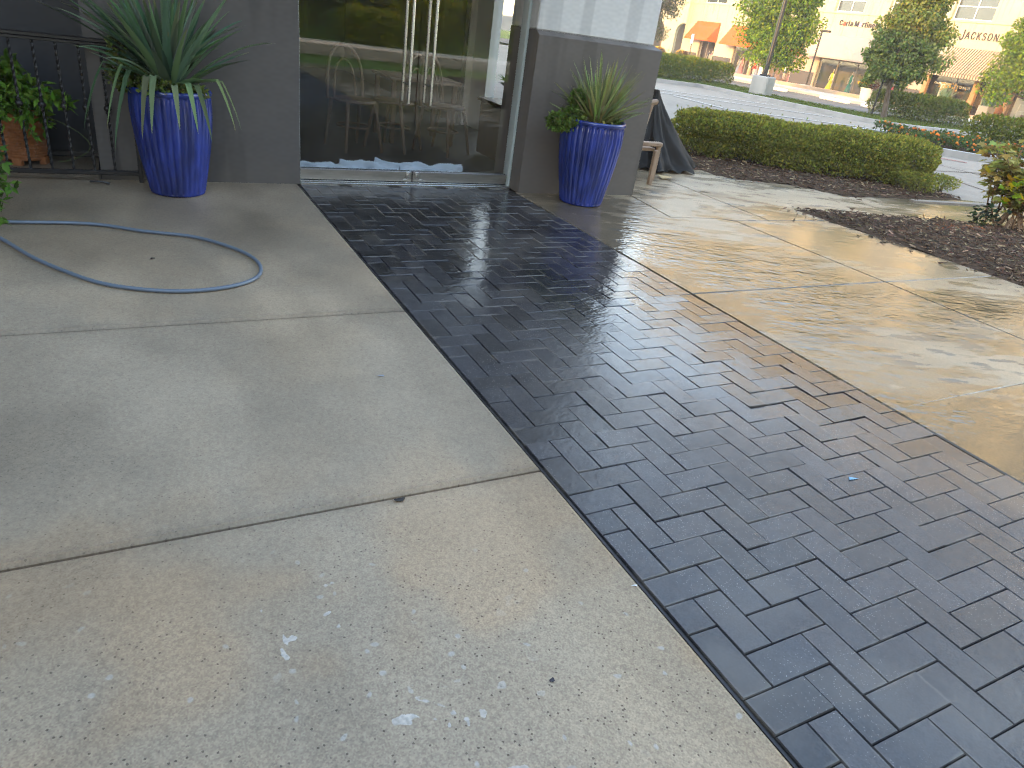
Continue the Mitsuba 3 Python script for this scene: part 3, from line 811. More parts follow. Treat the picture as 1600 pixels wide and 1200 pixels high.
# trailing greenery round the rims
c0 = P1 + [0, 0, .62]
cl = [((c0[0] - .17, c0[1] - .03, c0[2] + .05, .11, .09, .07), .3), ((c0[0] - .24, c0[1] + .02, c0[2] + .07, .10, .08, .09), .22), ((c0[0] - .02, c0[1] - .17, c0[2] + .03, .16, .06, .04), .22), ((c0[0] + .13, c0[1] - .12, c0[2] + .02, .08, .07, .04), .14), ((c0[0] - .26, c0[1] + .03, c0[2] + .20, .05, .05, .10), .12)]
k = thing('ivy', 'small leaved ivy spilling over the rim of the left blue pot', 'ivy')
m, c = bush_of('x', '', cl, 1500, (.020, .036), (.018, .03), (.16, .20, .05), r1)
add('leaves', m, 'mat_leaf', color=c, parent=k)
add('stems', stems([c0 + [0, -.02, -.04]] * 7, [(a[0], a[1], a[2]) for a, _ in cl] + [(c0[0] - .3, c0[1], c0[2] + .1), (c0[0] - .27, c0[1], c0[2] + .3)], .004, r1), 'mat_wood', smooth=40, parent=k)
c0 = P2 + [0, 0, .62]
cl = [((c0[0] - .23, c0[1] - .03, c0[2] + .04, .11, .10, .09), .32), ((c0[0] - .35, c0[1] - .05, c0[2] + .02, .11, .07, .07), .3), ((c0[0] - .18, c0[1] + .02, c0[2] + .17, .06, .06, .09), .2), ((c0[0] + .20, c0[1] - .02, c0[2] + .02, .07, .06, .04), .18)]
k = thing('ivy', 'small leaved ivy hanging out to the left of the right blue pot', 'ivy')
m, c = bush_of('x', '', cl, 1500, (.022, .038), (.02, .032), (.13, .19, .04), r2)
add('leaves', m, 'mat_leaf', color=c, parent=k)
add('stems', stems([c0 + [0, -.02, -.04]] * 5, [(a[0], a[1], a[2]) for a, _ in cl] + [(c0[0] - .36, c0[1], c0[2])], .004, r2), 'mat_wood', smooth=40, parent=k)

# terracotta pot behind the railing, with a rampant vine
t = thing('terracotta_pot', 'orange terracotta pot with a basket weave pattern behind the railing', 'plant pot')
pr = [(0, .03), (.115, .03), (.12, .034)]
for k in range(15):
    z = .036 + .018 * k
    r = .122 + .035 * (k / 14) ** .7
    pr += [(r, z), (r + .004, z + .006), (r + .004, z + .012), (r, z + .016)]
pr += [(.158, .31), (.165, .315), (.165, .335), (.15, .337), (.145, .30)]
add('body', moved(revolve(pr, 132, flute=33, depth=.025, z0=.035, z1=.305), -1.735, .44), 'mat_terracotta', smooth=45, parent=t)
add('soil', moved(revolve([(0, .315), (.149, .30)], 24), -1.735, .44), 'mat_earth', parent=t)
for k in range(4):
    add('foot', moved(bevel_box(.095, .135, -.03, .03, 0, .05, .004), -1.735, .44, 0, -1.9 + k * 1.571), 'mat_terracotta', parent=t)
rj = np.random.default_rng(31)


def vine(name_label, root, tips, n_leaf, col, rng, L=(.046, .085), W=(.022, .038), r=.003, sag=.1):
    k = thing('jasmine_vine', name_label, 'vine')
    ms, ps, ds = [], [], []
    for tip in tips:
        a, b = np.array(root) + rng.normal(0, .03, 3) * [1, 1, .3], np.array(tip, float)
        mid = a * .45 + b * .55 + [0, 0, sag] + rng.normal(0, .04, 3)
        c = spline([a, mid, b], 26)
        ms.append(tube(c, np.linspace(r, r * .45, 26), 5))
        k2 = n_leaf
        q = np.clip(rng.uniform(.15, 1.02, k2), 0, 1)
        i = np.clip((q * 25).astype(int), 1, 25)
        tan = unit(c[i] - c[i - 1])
        ps.append(c[i] + rng.normal(0, .012, (k2, 3)))
        ds.append(tan * .5 + rng.normal(0, .65, (k2, 3)) + [0, -.15, .05])
    P, D = np.vstack(ps), np.vstack(ds)
    m, c = leaf_mesh(P, D, rng.normal(0, .45, (len(P), 3)) + [0, -.4, .9], rng.uniform(*L, len(P)), rng.uniform(*W, len(P)), vary(col, len(P), rng, .3, .1))
    add('leaves', m, 'mat_leaf', color=c, parent=k)
    add('stems', ms, 'mat_stem', smooth=40, parent=k)


bsdf('mat_stem', base_color=rgb(.10, .13, .045), roughness=.6)
tips = [(-1.75, .10, .60), (-1.68, -.02, .62), (-1.72, .0, .50), (-1.62, .05, .50), (-1.55, -.05, .46), (-1.45, -.04, .45), (-1.42, .0, .455), (-1.60, .0, .38), (-1.66, -.1, .36), (-1.82, .0, .45), (-1.85, -.1, .55), (-1.80, .1, .68), (-1.70, .12, .70),
        (-1.9, 0, .38), (-1.55, .1, .30), (-1.74, -.08, .40), (-1.62, -.08, .28), (-1.5, .08, .5), (-1.86, -.12, .3), (-1.78, -.05, .33)]
vine('bright green trailing vine spilling from the terracotta pot over the railing', (-1.74, .42, .36), tips, 85, (.15, .27, .036), rj)
add('dry_tendril', tube(spline([(-1.6, .1, .36), (-1.42, .1, .30), (-1.33, .08, .19), (-1.40, .1, .12), (-1.52, .12, .08)], 24), .0025, 5), 'mat_stem', smooth=40, label='thin bare tendril curling down behind the railing bars', category='tendril')
t = thing('stone_planter', 'stone planter beyond the left edge of the photograph', 'plant pot')
add('body', moved(revolve([(0, 0), (.16, 0), (.2, .3), (.22, .32), (.19, .32), (.17, .27), (0, .27)], 32), -2.16, -.75), 'mat_terracotta', smooth=40, parent=t)
tips = [(-1.715, -.8, .33), (-1.70, -.85, .22), (-1.69, -.8, .14), (-1.71, -1.05, .09), (-1.68, -1.18, .04), (-1.70, -.9, .28), (-1.70, -1.0, .16), (-1.76, -.95, .18), (-1.75, -.7, .28), (-1.80, -1.2, .05), (-1.73, -.6, .2), (-1.78, -1.1, .2)]
vine('green vine hanging down to the concrete at the left edge, beside the hose', (-2.1, -.78, .36), tips, 50, (.09, .17, .03), rj, sag=.03)
# ------------------------------------------------------------------ hose, litter, chair with a black cover
H = [(-2.3, -.93), (-1.864, -.985), (-1.752, -1.006), (-1.568, -1.019), (-1.284, -1.07), (-1.101, -1.179), (-.854, -1.291), (-.708, -1.443), (-.615, -1.598), (-.578, -1.743), (-.583, -1.858), (-.625, -1.964), (-.71, -2.041), (-.844, -2.091), (-.993, -2.096), (-1.134, -2.054), (-1.272, -1.974), (-1.412, -1.819), (-1.575, -1.577), (-1.696, -1.339), (-1.82, -1.138), (-2.2, -.9)]
c = spline([(x, y, .0125) for x, y in H], 260)
bsdf('mat_hose', base_color=rgb(.12, .15, .19), roughness=.36, specular=.5)
add('garden_hose', tube(c, .0092, 12), 'mat_hose', smooth=40, label='grey blue garden hose lying in a loop on the concrete', category='hose')
rl = np.random.default_rng(77)


def scrap(name, x, y, s, col, label, cat):
    pts = np.column_stack([rl.normal(0, s, (9, 2)) * [1, .6], rl.uniform(.001, s * .7, 9)]) + [x, y, .0]
    m = trimesh.convex.convex_hull(pts)
    mm, cc = colored([m], [col])
    add(name, mm, 'mat_matte', color=cc, label=label, category=cat)


scrap('paper_scrap', 1.078, -4.18, .011, (.25, .45, .62), 'tiny light blue scrap lying on the herringbone bricks', 'scrap')
scrap('dead_leaf', -.511, -3.832, .013, (.035, .03, .028), 'dark dead leaf on the concrete just below the second joint', 'leaf')
scrap('dead_leaf', -1.07, -1.62, .011, (.03, .028, .026), 'dark dead leaf inside the loop of the hose', 'leaf')
scrap('pebble', -.40, -4.55, .006, (.05, .045, .05), 'tiny dark pebble on the concrete near the lower middle of the photo', 'pebble')
scrap('pebble', -.33, -3.06, .008, (.25, .28, .32), 'small grey blue pebble on the slab between the two joints', 'pebble')
scrap('pale_chip', -.03, -4.365, .007, (.60, .64, .68), 'small white chip on the concrete edge beside the bricks', 'chip')
t = thing('wooden_chair', 'light brown wooden chair behind the pillar, half under a black cover', 'chair')
for key, m in (('leg', bevel_box(3.50, 3.54, .30, .34, 0, .33, .004)), ('leg', bevel_box(3.70, 3.74, .52, .56, 0, .36, .004)), ('leg', bevel_box(3.62, 3.66, .98, 1.02, 0, .36, .004)),
               ('post', tube([(3.46, .55, .30), (3.50, .56, .50), (3.545, .57, .735)], [.022, .021, .02], 8)), ('post_cap', tube([(3.50, .57, .735), (3.60, .575, .75)], .028, 10)),
               ('armrest', bevel_box(3.40, 3.74, .50, .575, .335, .375, .008)), ('backrest', bevel_box(3.44, 3.48, .60, 1.02, .45, .74, .006)), ('seat', bevel_box(3.30, 3.70, .56, 1.02, .28, .31, .006))):
    add(key, m, 'mat_pale_wood', smooth=40, parent=t)
bsdf('mat_pale_wood', base_color=proc(lambda p, n, uv: mix((.20, .125, .075), (.34, .23, .15), fbm(p.x * 30, p.y * 30, p.z * 9))), roughness=.55)
# the black cover: a draped cone with folds
rows, cols = 44, 120
V = []
for i in range(rows):
    s = i / (rows - 1)
    for j in range(cols):
        th = 2 * np.pi * j / cols
        rx, ry = .03 + .42 * s ** 1.35, .03 + .46 * s ** 1.3
        fld = 1 + (.12 * np.sin(th * 7 + 3 * s) + .08 * np.sin(th * 13 - 4 * s) + .22 * (meshkit.fbm(np.array([np.cos(th) * 2.2, np.sin(th) * 2.2, s * 3.0])) - .5)) * (s ** .8)
        x, y = 4.08 + .14 * s + rx * fld * np.cos(th), 1.22 + .08 * s + ry * fld * np.sin(th)
        x += .12 * s ** 3 * max(np.cos(th), 0)
        V.append((x, y, .80 * (1 - s) ** (1.0 + .25 * np.sin(th * 3)) + .012 + .03 * np.sin(th * 9) ** 2 * s))
i, j = np.meshgrid(np.arange(rows - 1), np.arange(cols), indexing='ij')
q = np.stack([i * cols + j, (i + 1) * cols + j, (i + 1) * cols + (j + 1) % cols, i * cols + (j + 1) % cols], -1).reshape(-1, 4)
add('black_cover', (np.array(V), q), 'mat_black_cloth', smooth=True, label='black plastic cover draped to the ground behind the wooden chair', category='cover')
scrap('cut_branch', 3.92, .60, .05, (.45, .33, .17), 'pale clump of straw on the wet slab by the chair', 'straw')

# ------------------------------------------------------------------ shrubs and hedges
rs = np.random.default_rng(41)


def hedge(name, label, path, half, height, n, leaf, col, seed, group=None, cat='hedge', base=.12, tipcol=None, trunk=True):
    """A clipped hedge along a line: leaves in the outer shell of a lumpy rounded bar, on bare stems."""
    r = np.random.default_rng(seed)
    c = spline(np.column_stack([np.array(path, float), np.zeros(len(path))]), 60)[:, :2]
    tang = np.gradient(c, axis=0)
    tang /= np.linalg.norm(tang, axis=1, keepdims=True)
    Lh = np.linalg.norm(np.diff(c, axis=0), axis=1).sum()
    s = r.uniform(-half / Lh, 1 + half / Lh, n)
    th = r.uniform(-.8, np.pi + .8, n)
    k = np.clip(s, 0, 1)
    f = k * 59
    i = np.minimum(f.astype(int), 58)
    p = c[i] + (c[i + 1] - c[i]) * (f - i)[:, None]
    tg = tang[i]
    over = (s - k) * Lh
    shrink = np.sqrt(np.clip(1 - (over / half) ** 2, 0.02, 1))
    nz = 1.25 * (meshkit.fbm(np.column_stack([p * 1.5, th * 1.1])) - .5)
    fine = meshkit.fbm(np.column_stack([p * 9, th * 3.5])) - .5
    inner = np.where(r.random(n) < .22, r.uniform(.25, .75, n), 1 - r.random(n) ** 2.2 * .42)
    rad = (1 + .46 * nz + .34 * fine) * inner
    sq = (np.abs(np.cos(th)) ** 3.2 + np.abs(np.sin(th)) ** 3.2) ** (-1 / 3.2)
    lat = np.cos(th) * half * sq * rad * shrink
    hh = (height - base) * .5
    z = base + hh + np.sin(th) * hh * sq * rad * (0.6 + .4 * shrink)
    z = np.where(th < 0, np.maximum(z, base * .6), z)
    side = np.column_stack([-tg[:, 1], tg[:, 0]])
    P = np.column_stack([p + side * lat[:, None] + tg * over[:, None] * rad[:, None], z])
    shoot = (r.random(n) < .012) & (th > .3) & (th < np.pi - .3)
    P[shoot] += np.column_stack([r.normal(0, .02, (int(shoot.sum()), 2)), r.uniform(.02, .09, int(shoot.sum()))]) * (height / .6)
    P[:, 2] += gz(P[:, 0], P[:, 1])
    out = np.column_stack([side * np.cos(th)[:, None] + tg * (over / half)[:, None], np.sin(th)])
    D = out + r.normal(0, .75, (n, 3)) + [0, 0, .35]
    cc = vary(col, n, r, .28, .1) * (0.85 + .5 * (meshkit.fbm(P * 3.1)[:, None] - .25))
    if tipcol is not None:
        young = (r.random(n) < .3 + .4 * np.clip(nz + fine, 0, 1)) & (inner > .9)
        cc[young] = vary(tipcol, int(young.sum()), r, .2, .08)
    m, c3 = leaf_mesh(P, D, out + r.normal(0, .5, (n, 3)), r.uniform(*leaf, n), np.array(leaf).mean() * r.uniform(.45, .7, n), cc)
    key = thing(name, label, cat, group)
    add('leaves', m, 'mat_leaf', color=c3, parent=key)
    if trunk:
        ms = []
        for q in np.linspace(.02, .98, max(3, int(Lh / .35))):
            a = c[int(q * 59)]
            zz = float(gz(*a))
            for b in range(4):
                e = a + r.normal(0, half * .45, 2)
                ms.append(tube([(a[0] + r.normal(0, .05), a[1] + r.normal(0, .05), zz - .02), ((a[0] + e[0]) / 2, (a[1] + e[1]) / 2, zz + height * .3), (e[0], e[1], zz + height * .7)], [.012, .009, .005], 5))
        add('stems', ms, 'mat_bark', smooth=40, parent=key)
    return key


bsdf('mat_bark', base_color=proc(lambda p, n, uv: mix((.05, .035, .024), (.14, .105, .075), fbm(p.x * 30, p.y * 30, p.z * 8))), roughness=.9)
G1, Y1 = (.21, .215, .052), (.38, .35, .065)
hedge('clipped_hedge', 'long clipped dark green hedge in the mulch bed at the edge of the car park', [(5.70, 2.02), (6.4, 1.70), (7.3, 1.22), (8.15, .98)], .50, .58, 62000, (.024, .046), G1, 51, tipcol=Y1, base=.03)
hedge('small_bush', 'small low bush at the right tip of the mulch bed, right of the long hedge', [(8.40, .62), (8.75, .60)], .21, .21, 2600, (.018, .032), G1, 52, cat='bush', tipcol=Y1, base=.02)
hedge('small_bush', 'low bush under the right end of the long hedge', [(7.75, .48), (8.0, .45)], .22, .24, 2600, (.018, .032), G1, 53, cat='bush', tipcol=Y1, base=.02)
hedge('clipped_hedge', 'sunlit clipped hedge in the far island left of the tall lamp post', [(17.6, 19.9), (19.6, 20.6), (23.7, 22.0)], .72, 1.0, 15000, (.06, .11), (.12, .14, .028), 54, tipcol=(.24, .23, .03), base=.1)
hedge('clipped_hedge', 'rounded clipped hedge in the island right of the thin black post', [(23.7, 12.55), (25.0, 12.35), (26.3, 12.15)], .75, .98, 12000, (.055, .10), (.14, .155, .04), 55, tipcol=(.22, .23, .05), base=.08)
hedge('clipped_hedge', 'yellow green clipped hedge by the right edge of the photo, behind the orange flowers', [(18.3, 5.6), (19.6, 5.3), (22.5, 4.6)], .65, .86, 14000, (.05, .09), (.13, .145, .03), 56, tipcol=(.22, .22, .035), base=.08)

# chips and leaves strayed from the beds over the slabs
edge = [(4.70, -.9), (4.78, -1.6), (4.87, -2.3), (4.95, -3.2), (5.2, .72), (5.9, .5), (6.25, .05), (7.2, .02), (4.72, -.55), (5.6, -.74), (6.6, -.95)]
st = np.array([edge[k % len(edge)] for k in range(150)]) + rs.normal(0, .13, (150, 2)) + [-.05, 0]
cm, cv = chips(BED1.buffer(2.0), 150, 0.0, rs)
v = cm.vertices.reshape(150, 6, 3)
v = v - v.mean(1, keepdims=True) + np.column_stack([st, np.full(150, .006)])[:, None]
add('strayed_mulch', trimesh.Trimesh(v.reshape(-1, 3), cm.faces, process=False), 'mat_matte', color=cv, kind='stuff', label='loose bark chips strayed from the beds onto the wet slabs', category='mulch')
# big leaved shrub at the right edge
t = thing('leafy_shrub', 'big leaved shrub with some yellow and bronze leaves in the mulch at the right edge', 'shrub')
base = np.array([7.08, -1.28, 0.03])
tips, ms = [], []
for k in range(26):
    az, sp = rs.uniform(0, 2 * np.pi), rs.uniform(.1, .52)
    tip = base + [sp * math.cos(az), sp * math.sin(az), rs.uniform(.46, .90) * (1.12 - .5 * sp)]
    b = base + [rs.normal(0, .13), rs.normal(0, .10), 0]
    mid = (b + tip) / 2 + [rs.normal(0, .03), rs.normal(0, .03), .05]
    ms.append(tube(spline([b, mid, tip], 10), np.linspace(.011, .004, 10), 6))
    tips.append((b, mid, tip))
add('stems', ms, 'mat_pale_wood', smooth=40, parent=t)
ps, ds = [], []
for b, mid, tip in tips:
    for q in rs.uniform(.35, 1.08, 42):
        p = b * (1 - q) ** 2 + 2 * mid * q * (1 - q) + tip * q * q
        az = rs.uniform(0, 2 * np.pi)
        d = np.array([math.cos(az), math.sin(az), rs.uniform(-.5, .35)])
        ps.append(p + d * rs.uniform(.02, .07))
        ds.append(d)
ps, ds = np.array(ps), np.array(ds)
cc = vary((.36, .33, .10), len(ps), rs, .3, .12)
br = rs.random(len(ps)) < .13
cc[br] = vary((.36, .22, .08), int(br.sum()), rs, .25, .1)
m, c = leaf_mesh(ps, ds, rs.normal(0, .3, (len(ps), 3)) + [0, 0, 1.0], rs.uniform(.075, .135, len(ps)), rs.uniform(.07, .12, len(ps)), cc, lobed=True)
add('leaves', m, 'mat_leaf', color=c, parent=t)
k = 26
pp = np.column_stack([rs.normal(6.66, .085, k), rs.normal(-1.42, .08, k), rs.normal(.46, .07, k)])
cy = vary((.46, .36, .02), k, rs, .22, .12)
cy[: k // 3] = vary((.26, .36, .03), k // 3, rs, .2, .1)
m, c = leaf_mesh(pp, np.column_stack([rs.normal(-.7, .5, k), rs.normal(-.4, .5, k), rs.normal(0, .3, k)]), rs.normal(0, .3, (k, 3)) + [0, -.3, 1.0], rs.uniform(.075, .12, k), rs.uniform(.06, .10, k), cy, lobed=True)
add('turning_leaves', m, 'mat_leaf', color=c, parent=t, label='bright yellow and green leaves on the left of the shrub')
k = 70
pp = np.column_stack([rs.normal(6.72, .09, k), rs.normal(-1.22, .08, k), rs.uniform(.05, .24, k)])
m, c = leaf_mesh(pp, rs.normal(0, 1, (k, 3)) * [1, 1, .4], rs.normal(0, .3, (k, 3)) + [0, 0, 1.0], rs.uniform(.05, .085, k), rs.uniform(.04, .065, k), vary((.045, .062, .035), k, rs))
k = thing('leafy_plant', 'low dark green leafy plant at the foot of the big shrub', 'plant')
add('leaves', m, 'mat_leaf', color=c, parent=k)
add('stems', stems([(6.74, -1.23, .03)] * 9, pp[:9], .005, rs, 0), 'mat_stem', smooth=40, parent=k)

# flower bed of orange blossom
k = 3000
FB = Polygon([(15.0, 6.6), (16.7, 6.6), (18.4, 4.9), (17.4, 4.0), (15.2, 4.35), (14.3, 5.2)])
p = in_poly(FB, k, rs)
hz = .12 + .26 * meshkit.fbm(np.column_stack([p * 1.9, p[:, :1] * 0])) + rs.uniform(-.1, .04, k)
P = np.column_stack([p, gz(p[:, 0], p[:, 1]) + hz])
m, c = leaf_mesh(P, rs.normal(0, 1, (k, 3)) + [0, 0, .5], rs.normal(0, .5, (k, 3)) + [0, 0, 1], rs.uniform(.07, .13, k), .055, vary((.085, .115, .04), k, rs))
bedk = thing('flower_bed', 'low bed of orange flowers at the corner of the car park island', 'flower bed')
add('foliage', m, 'mat_leaf', color=c, parent=bedk, kind='stuff')
k = 230
idx = rs.choice(len(P), k, replace=False)
ball = trimesh.creation.icosphere(0, 1.0)
ms = [moved(ball, *(P[q] + [0, 0, .05]), 0, rs.uniform(.018, .034)) for q in idx]
m, c = colored(ms, vary((.62, .17, .025), k, rs, .25, .12))
add('blossom', m, 'mat_matte', color=c, parent=bedk, kind='stuff')

# ------------------------------------------------------------------ car park: kerbs, lines, islands, road
def stripe(a, b, w, name='painted_line', dz=.001, mat='mat_paint'):
    a, b = np.array(a, float), np.array(b, float)
    d = (b - a) / np.linalg.norm(b - a)
    s = np.array([-d[1], d[0]]) * w / 2
    add(name, drape([a + s, b + s, b - s, a - s], dz), mat, parent='parking_lot')


bsdf('mat_paint', base_color=proc(lambda p, n, uv: mix((.30, .28, .25), (.42, .39, .34), smoothstep(.1, .4, fbm(p.x * 7, p.y * 7)))), roughness=.7)
bsdf('mat_red_paint', base_color=rgb(.30, .07, .05), roughness=.7)
stripe((14.5, 14.7), (19.0, 13.55), .2)
stripe((13.6, 13.4), (19.2, 11.25), .2)
stripe((13.7, 12.6), (13.45, 10.0), .18)
stripe((13.45, 10.0), (17.9, 8.85), .2)
stripe((5.8, 4.5), (8.9, 5.4), .12)
stripe((8.05, 6.3), (7.75, 4.95), .10)
stripe((13.5, 4.05), (14.1, 3.5), .10, 'red_line', mat='mat_red_paint')
for a, b in (((9.2, 2.2), (18, 2.6)), ((10.8, 2.05), (10.2, .7)), ((12.4, 3.0), (12.0, -1.5)), ((9.0, 6.5), (18.5, 7.2))):
    stripe(a, b, .03, 'joint', -.007, 'mat_earth')
bsdf('mat_kerb', base_color=proc(lambda p, n, uv: mix((.27, .26, .24), (.40, .385, .355), fbm(p.x * 3, p.y * 3))), roughness=.85)
ISL = Polygon([(15.5, 18.8), (20.1, 18.7), (20.0, 14.0), (20.0, 10.8), (20.5, 10.0), (21.5, 9.75), (27.5, 10.1), (28.2, 10.8), (28.2, 12.8), (27.4, 13.3), (23.4, 13.4), (23.2, 17.2), (24.9, 20.8), (24.9, 23.2), (15.5, 21.8)])
inner = ISL.buffer(-.16)
k = thing('kerb', None, None)
scene[k] = mikit.ply(raised(ISL.difference(inner), .13), 'mat_kerb')
lab(k, kind=ST)
add('grass_island', raised(inner, .11), 'mat_lawn', kind=ST)
k = 15000
p = in_poly(inner, k, rs)
P = np.column_stack([p, gz(p[:, 0], p[:, 1]) + .10])
m, c = leaf_mesh(P, np.column_stack([rs.normal(0, .5, (k, 2)), np.ones(k)]), rs.normal(0, 1, (k, 3)), rs.uniform(.05, .11, k), .018, vary((.11, .13, .035), k, rs, .3, .12))
add('grass', m, 'mat_leaf', color=c, label='short green grass on the kerbed island in the car park', category='grass', kind='stuff')
add('kerb', raised(FB.buffer(.5).difference(FB.buffer(.3)), .13), 'mat_kerb', kind=ST)
add('soil_bed', raised(FB.buffer(.3), .09), 'mat_earth', kind=ST)
add('soil_bed', raised(Polygon([(17.6, 6.6), (17.6, 4.6), (23.5, 3.4), (23.5, 5.6)]), .10), 'mat_earth', kind=ST)
add('road', drape([(22.9, 60), (25.2, 23.2), (24.8, 20.5), (23.35, 17.2), (23.5, 13.5), (27.4, 13.4), (28.4, 12.6), (28.3, 9.8), (28.5, -12), (33.4, -12), (33.4, 60)], -.004, 4), 'mat_road', kind=ST)
add('pavement_far', raised(Polygon([(33.4, -12), (33.4, 60), (39.2, 60), (39.2, -12)]), .12), 'mat_kerb', kind=ST)
for k, (y0, y1, w) in enumerate(((20.4, 22.25, 'left'), (17.75, 19.65, 'right'), (24.6, 26.3, 'far left'))):
    m = bevel_box(-.11, .11, y0, y1, 0, .15, .03)
    m.apply_translation((31.2, 0, float(gz(31.2, y0))))
    mm, c = colored([m], [(.70, .68, .62)])
    add('wheel_stop', mm, 'mat_matte', color=c, label=f'white concrete wheel stop, {w} one of the row in front of the shops', category='wheel stop', group='white wheel stops in front of the shops')

# ------------------------------------------------------------------ lamps and posts
t = thing('lamp_post', 'tall dark lamp post on a square concrete pedestal in the car park', 'lamp post')
bx, by = 21.35, 16.75
zz = float(gz(bx, by))
add('pedestal', moved(bevel_box(-.34, .34, -.34, .34, 0, .82, .03), bx, by, zz - .03, .30), 'mat_kerb', parent=t)
add('pole', tube([(bx, by, zz + .76), (bx, by, zz + 3), (bx, by, zz + 7.0)], [.085, .08, .055], 14), 'mat_iron', smooth=40, parent=t)
add('base_plate', moved(bevel_box(-.16, .16, -.16, .16, 0, .06, .01), bx, by, zz + .79, .3), 'mat_iron', parent=t)
add('lamp_head', moved(bevel_box(-.5, .15, -.16, .16, 0, .12, .03), bx, by, zz + 6.95), 'mat_iron', parent=t)
t = thing('street_lamp', 'slim street lamp with a flat head standing in front of the dress shop', 'street lamp')
bx, by = 41.02, 32.15
zz = float(gz(bx, by)) + .12
add('pole', tube([(bx, by, zz), (bx, by, zz + 1.8), (bx, by, zz + 3.55)], .055, 10), 'mat_iron', smooth=40, parent=t)
add('lamp_head', moved(bevel_box(-.55, .12, -.16, .16, 0, .13, .03), bx, by, zz + 3.5, 1.9), 'mat_iron', parent=t)
add('footing', moved(bevel_box(-.28, .28, -.28, .28, -.05, .2, .03), bx, by, zz), 'mat_kerb', parent=t)
bx, by = 22.45, 12.35
add('marker_post', tube([(bx, by, float(gz(bx, by))), (bx, by, 1.0), (bx, by, 2.2)], .032, 8), 'mat_iron', smooth=40, label='thin black post in the grass left of the dark tree', category='post')


# ------------------------------------------------------------------ trees
def tree(label, x, y, trunk_h, clumps, n, leaf, col, seed, trunk_r=.12, lean=(0, 0), tip=None):
    r = np.random.default_rng(seed)
    z0 = float(gz(x, y))
    key = thing('street_tree', label, 'tree')
    top = np.array([x + lean[0], y + lean[1], z0 + trunk_h])
    tr = spline([(x, y, z0 - .05), (x + lean[0] * .4, y + lean[1] * .4 + .03, z0 + trunk_h * .5), top], 14)
    add('trunk', tube(tr, np.linspace(trunk_r, trunk_r * .7, 14), 12), 'mat_bark', smooth=40, parent=key)
    ms, ps, ds, ns = [], [], [], []
    for cx, cy, cz, rad, w in clumps:
        c = top + [cx, cy, cz]
        ms.append(tube(spline([top - [0, 0, .3], (top + c) / 2 + r.normal(0, .12, 3), c], 10), np.linspace(trunk_r * .5, .015, 10), 7))
        subs = r.normal(size=(int(16 + 60 * w), 3))
        subs = c + unit(subs) * (r.random((len(subs), 1)) ** .5) * rad * [1, 1, .8]
        for s in subs:
            kk = int(n * w / len(subs))
            d = unit(r.normal(size=(kk, 3)))
            rr = r.random((kk, 1)) ** .45
            ps.append(s + d * rr * rad * r.uniform(.3, .5) * [1, 1, .75])
            ds.append(d + r.normal(0, .7, (kk, 3)) + [0, 0, -.35])
            ns.append(d + r.normal(0, .5, (kk, 3)) + [0, 0, .6])
    add('limbs', ms, 'mat_bark', smooth=40, parent=key)
    P, D, N = np.vstack(ps), np.vstack(ds), np.vstack(ns)
    cc = vary(col, len(P), r, .25, .1)
    if tip is not None:
        yy = r.random(len(P)) < .35
        cc[yy] = vary(tip, int(yy.sum()), r, .2, .08)
    m, c = leaf_mesh(P, D, N, r.uniform(*leaf, len(P)), np.mean(leaf) * r.uniform(.5, .8, len(P)), cc)
    add('crown', m, 'mat_leaf', color=c, parent=key)


def clump_ring(rng, n, R, H, rad, prof=None):
    out = []
    for k in range(n):
        a = 2 * np.pi * k / n + rng.normal(0, .3)
        h = rng.uniform(0, 1)
        h = (k * .618) % 1
        q = R * (prof(h) if prof else (.35 + .65 * math.sin(math.pi * (.2 + .7 * h)))) * rng.uniform(.35, 1.0)
        out.append((q * math.cos(a) * .7, q * math.sin(a) * .7, H * h, rad * rng.uniform(.75, 1.15), 1.0 / n))
    return out


rt = np.random.default_rng(61)
tree('bright yellow green tree in front of the shop with red awnings', 31.95, 27.3, 1.75, clump_ring(rt, 24, 2.5, 4.4, 1.1), 34000, (.11, .20), (.12, .19, .022), 62, tip=(.26, .35, .03))
tree('dark olive tree on the island before the striped awning', 22.2, 11.62, 1.45, [(a + .10 * c, b - .05 * c, c, d, e) for a, b, c, d, e in clump_ring(rt, 30, 1.5, 3.0, .55, lambda h: (1.0 if h < .25 else 1.0 - 1.05 * (h - .25)))], 36000, (.08, .155), (.16, .20, .06), 63, trunk_r=.10, lean=(.0, .30), tip=(.28, .31, .09))
tree('bright green tree at the right edge of the photo before the shop posts', 40.6, 16.9, 1.75, clump_ring(rt, 28, 3.6, 5.0, 1.1, lambda h: (1.0 if h < .35 else 1.0 - .9 * (h - .35))), 38000, (.11, .20), (.12, .18, .022), 64, trunk_r=.13, tip=(.25, .34, .03))
tree('dark tree beyond the left end of the far shops', 44.5, 57.0, 2.6, clump_ring(rt, 22, 3.2, 6.5, 1.6), 26000, (.16, .28), (.060, .075, .028), 65, trunk_r=.16)
# ------------------------------------------------------------------ the row of shops across the car park
FA = np.array([47.188, 46.002, 0.0])
FD = np.array([-.0904, -.9959, 0.0])
FN = np.array([-.9959, .0904, 0.0])
FM = np.eye(4)
FM[:3, 0], FM[:3, 1], FM[:3, 2], FM[:3, 3] = FD, FN, [0, 0, 1], FA


def fac(m):
    """From (a along the row, o outwards, z) to the world."""
    m = m.copy()
    m.apply_transform(FM)
    if np.linalg.det(FM[:3, :3]) < 0 and m.volume < 0:
        m.invert()
    return m


def fb(a0, a1, o0, o1, z0, z1, b=0):
    return fac(bevel_box(a0, a1, o0, o1, z0, z1, b) if b else box(a0, a1, o0, o1, z0, z1))


def fpt(a, o, z):
    return FA + FD * a + FN * o + [0, 0, z]


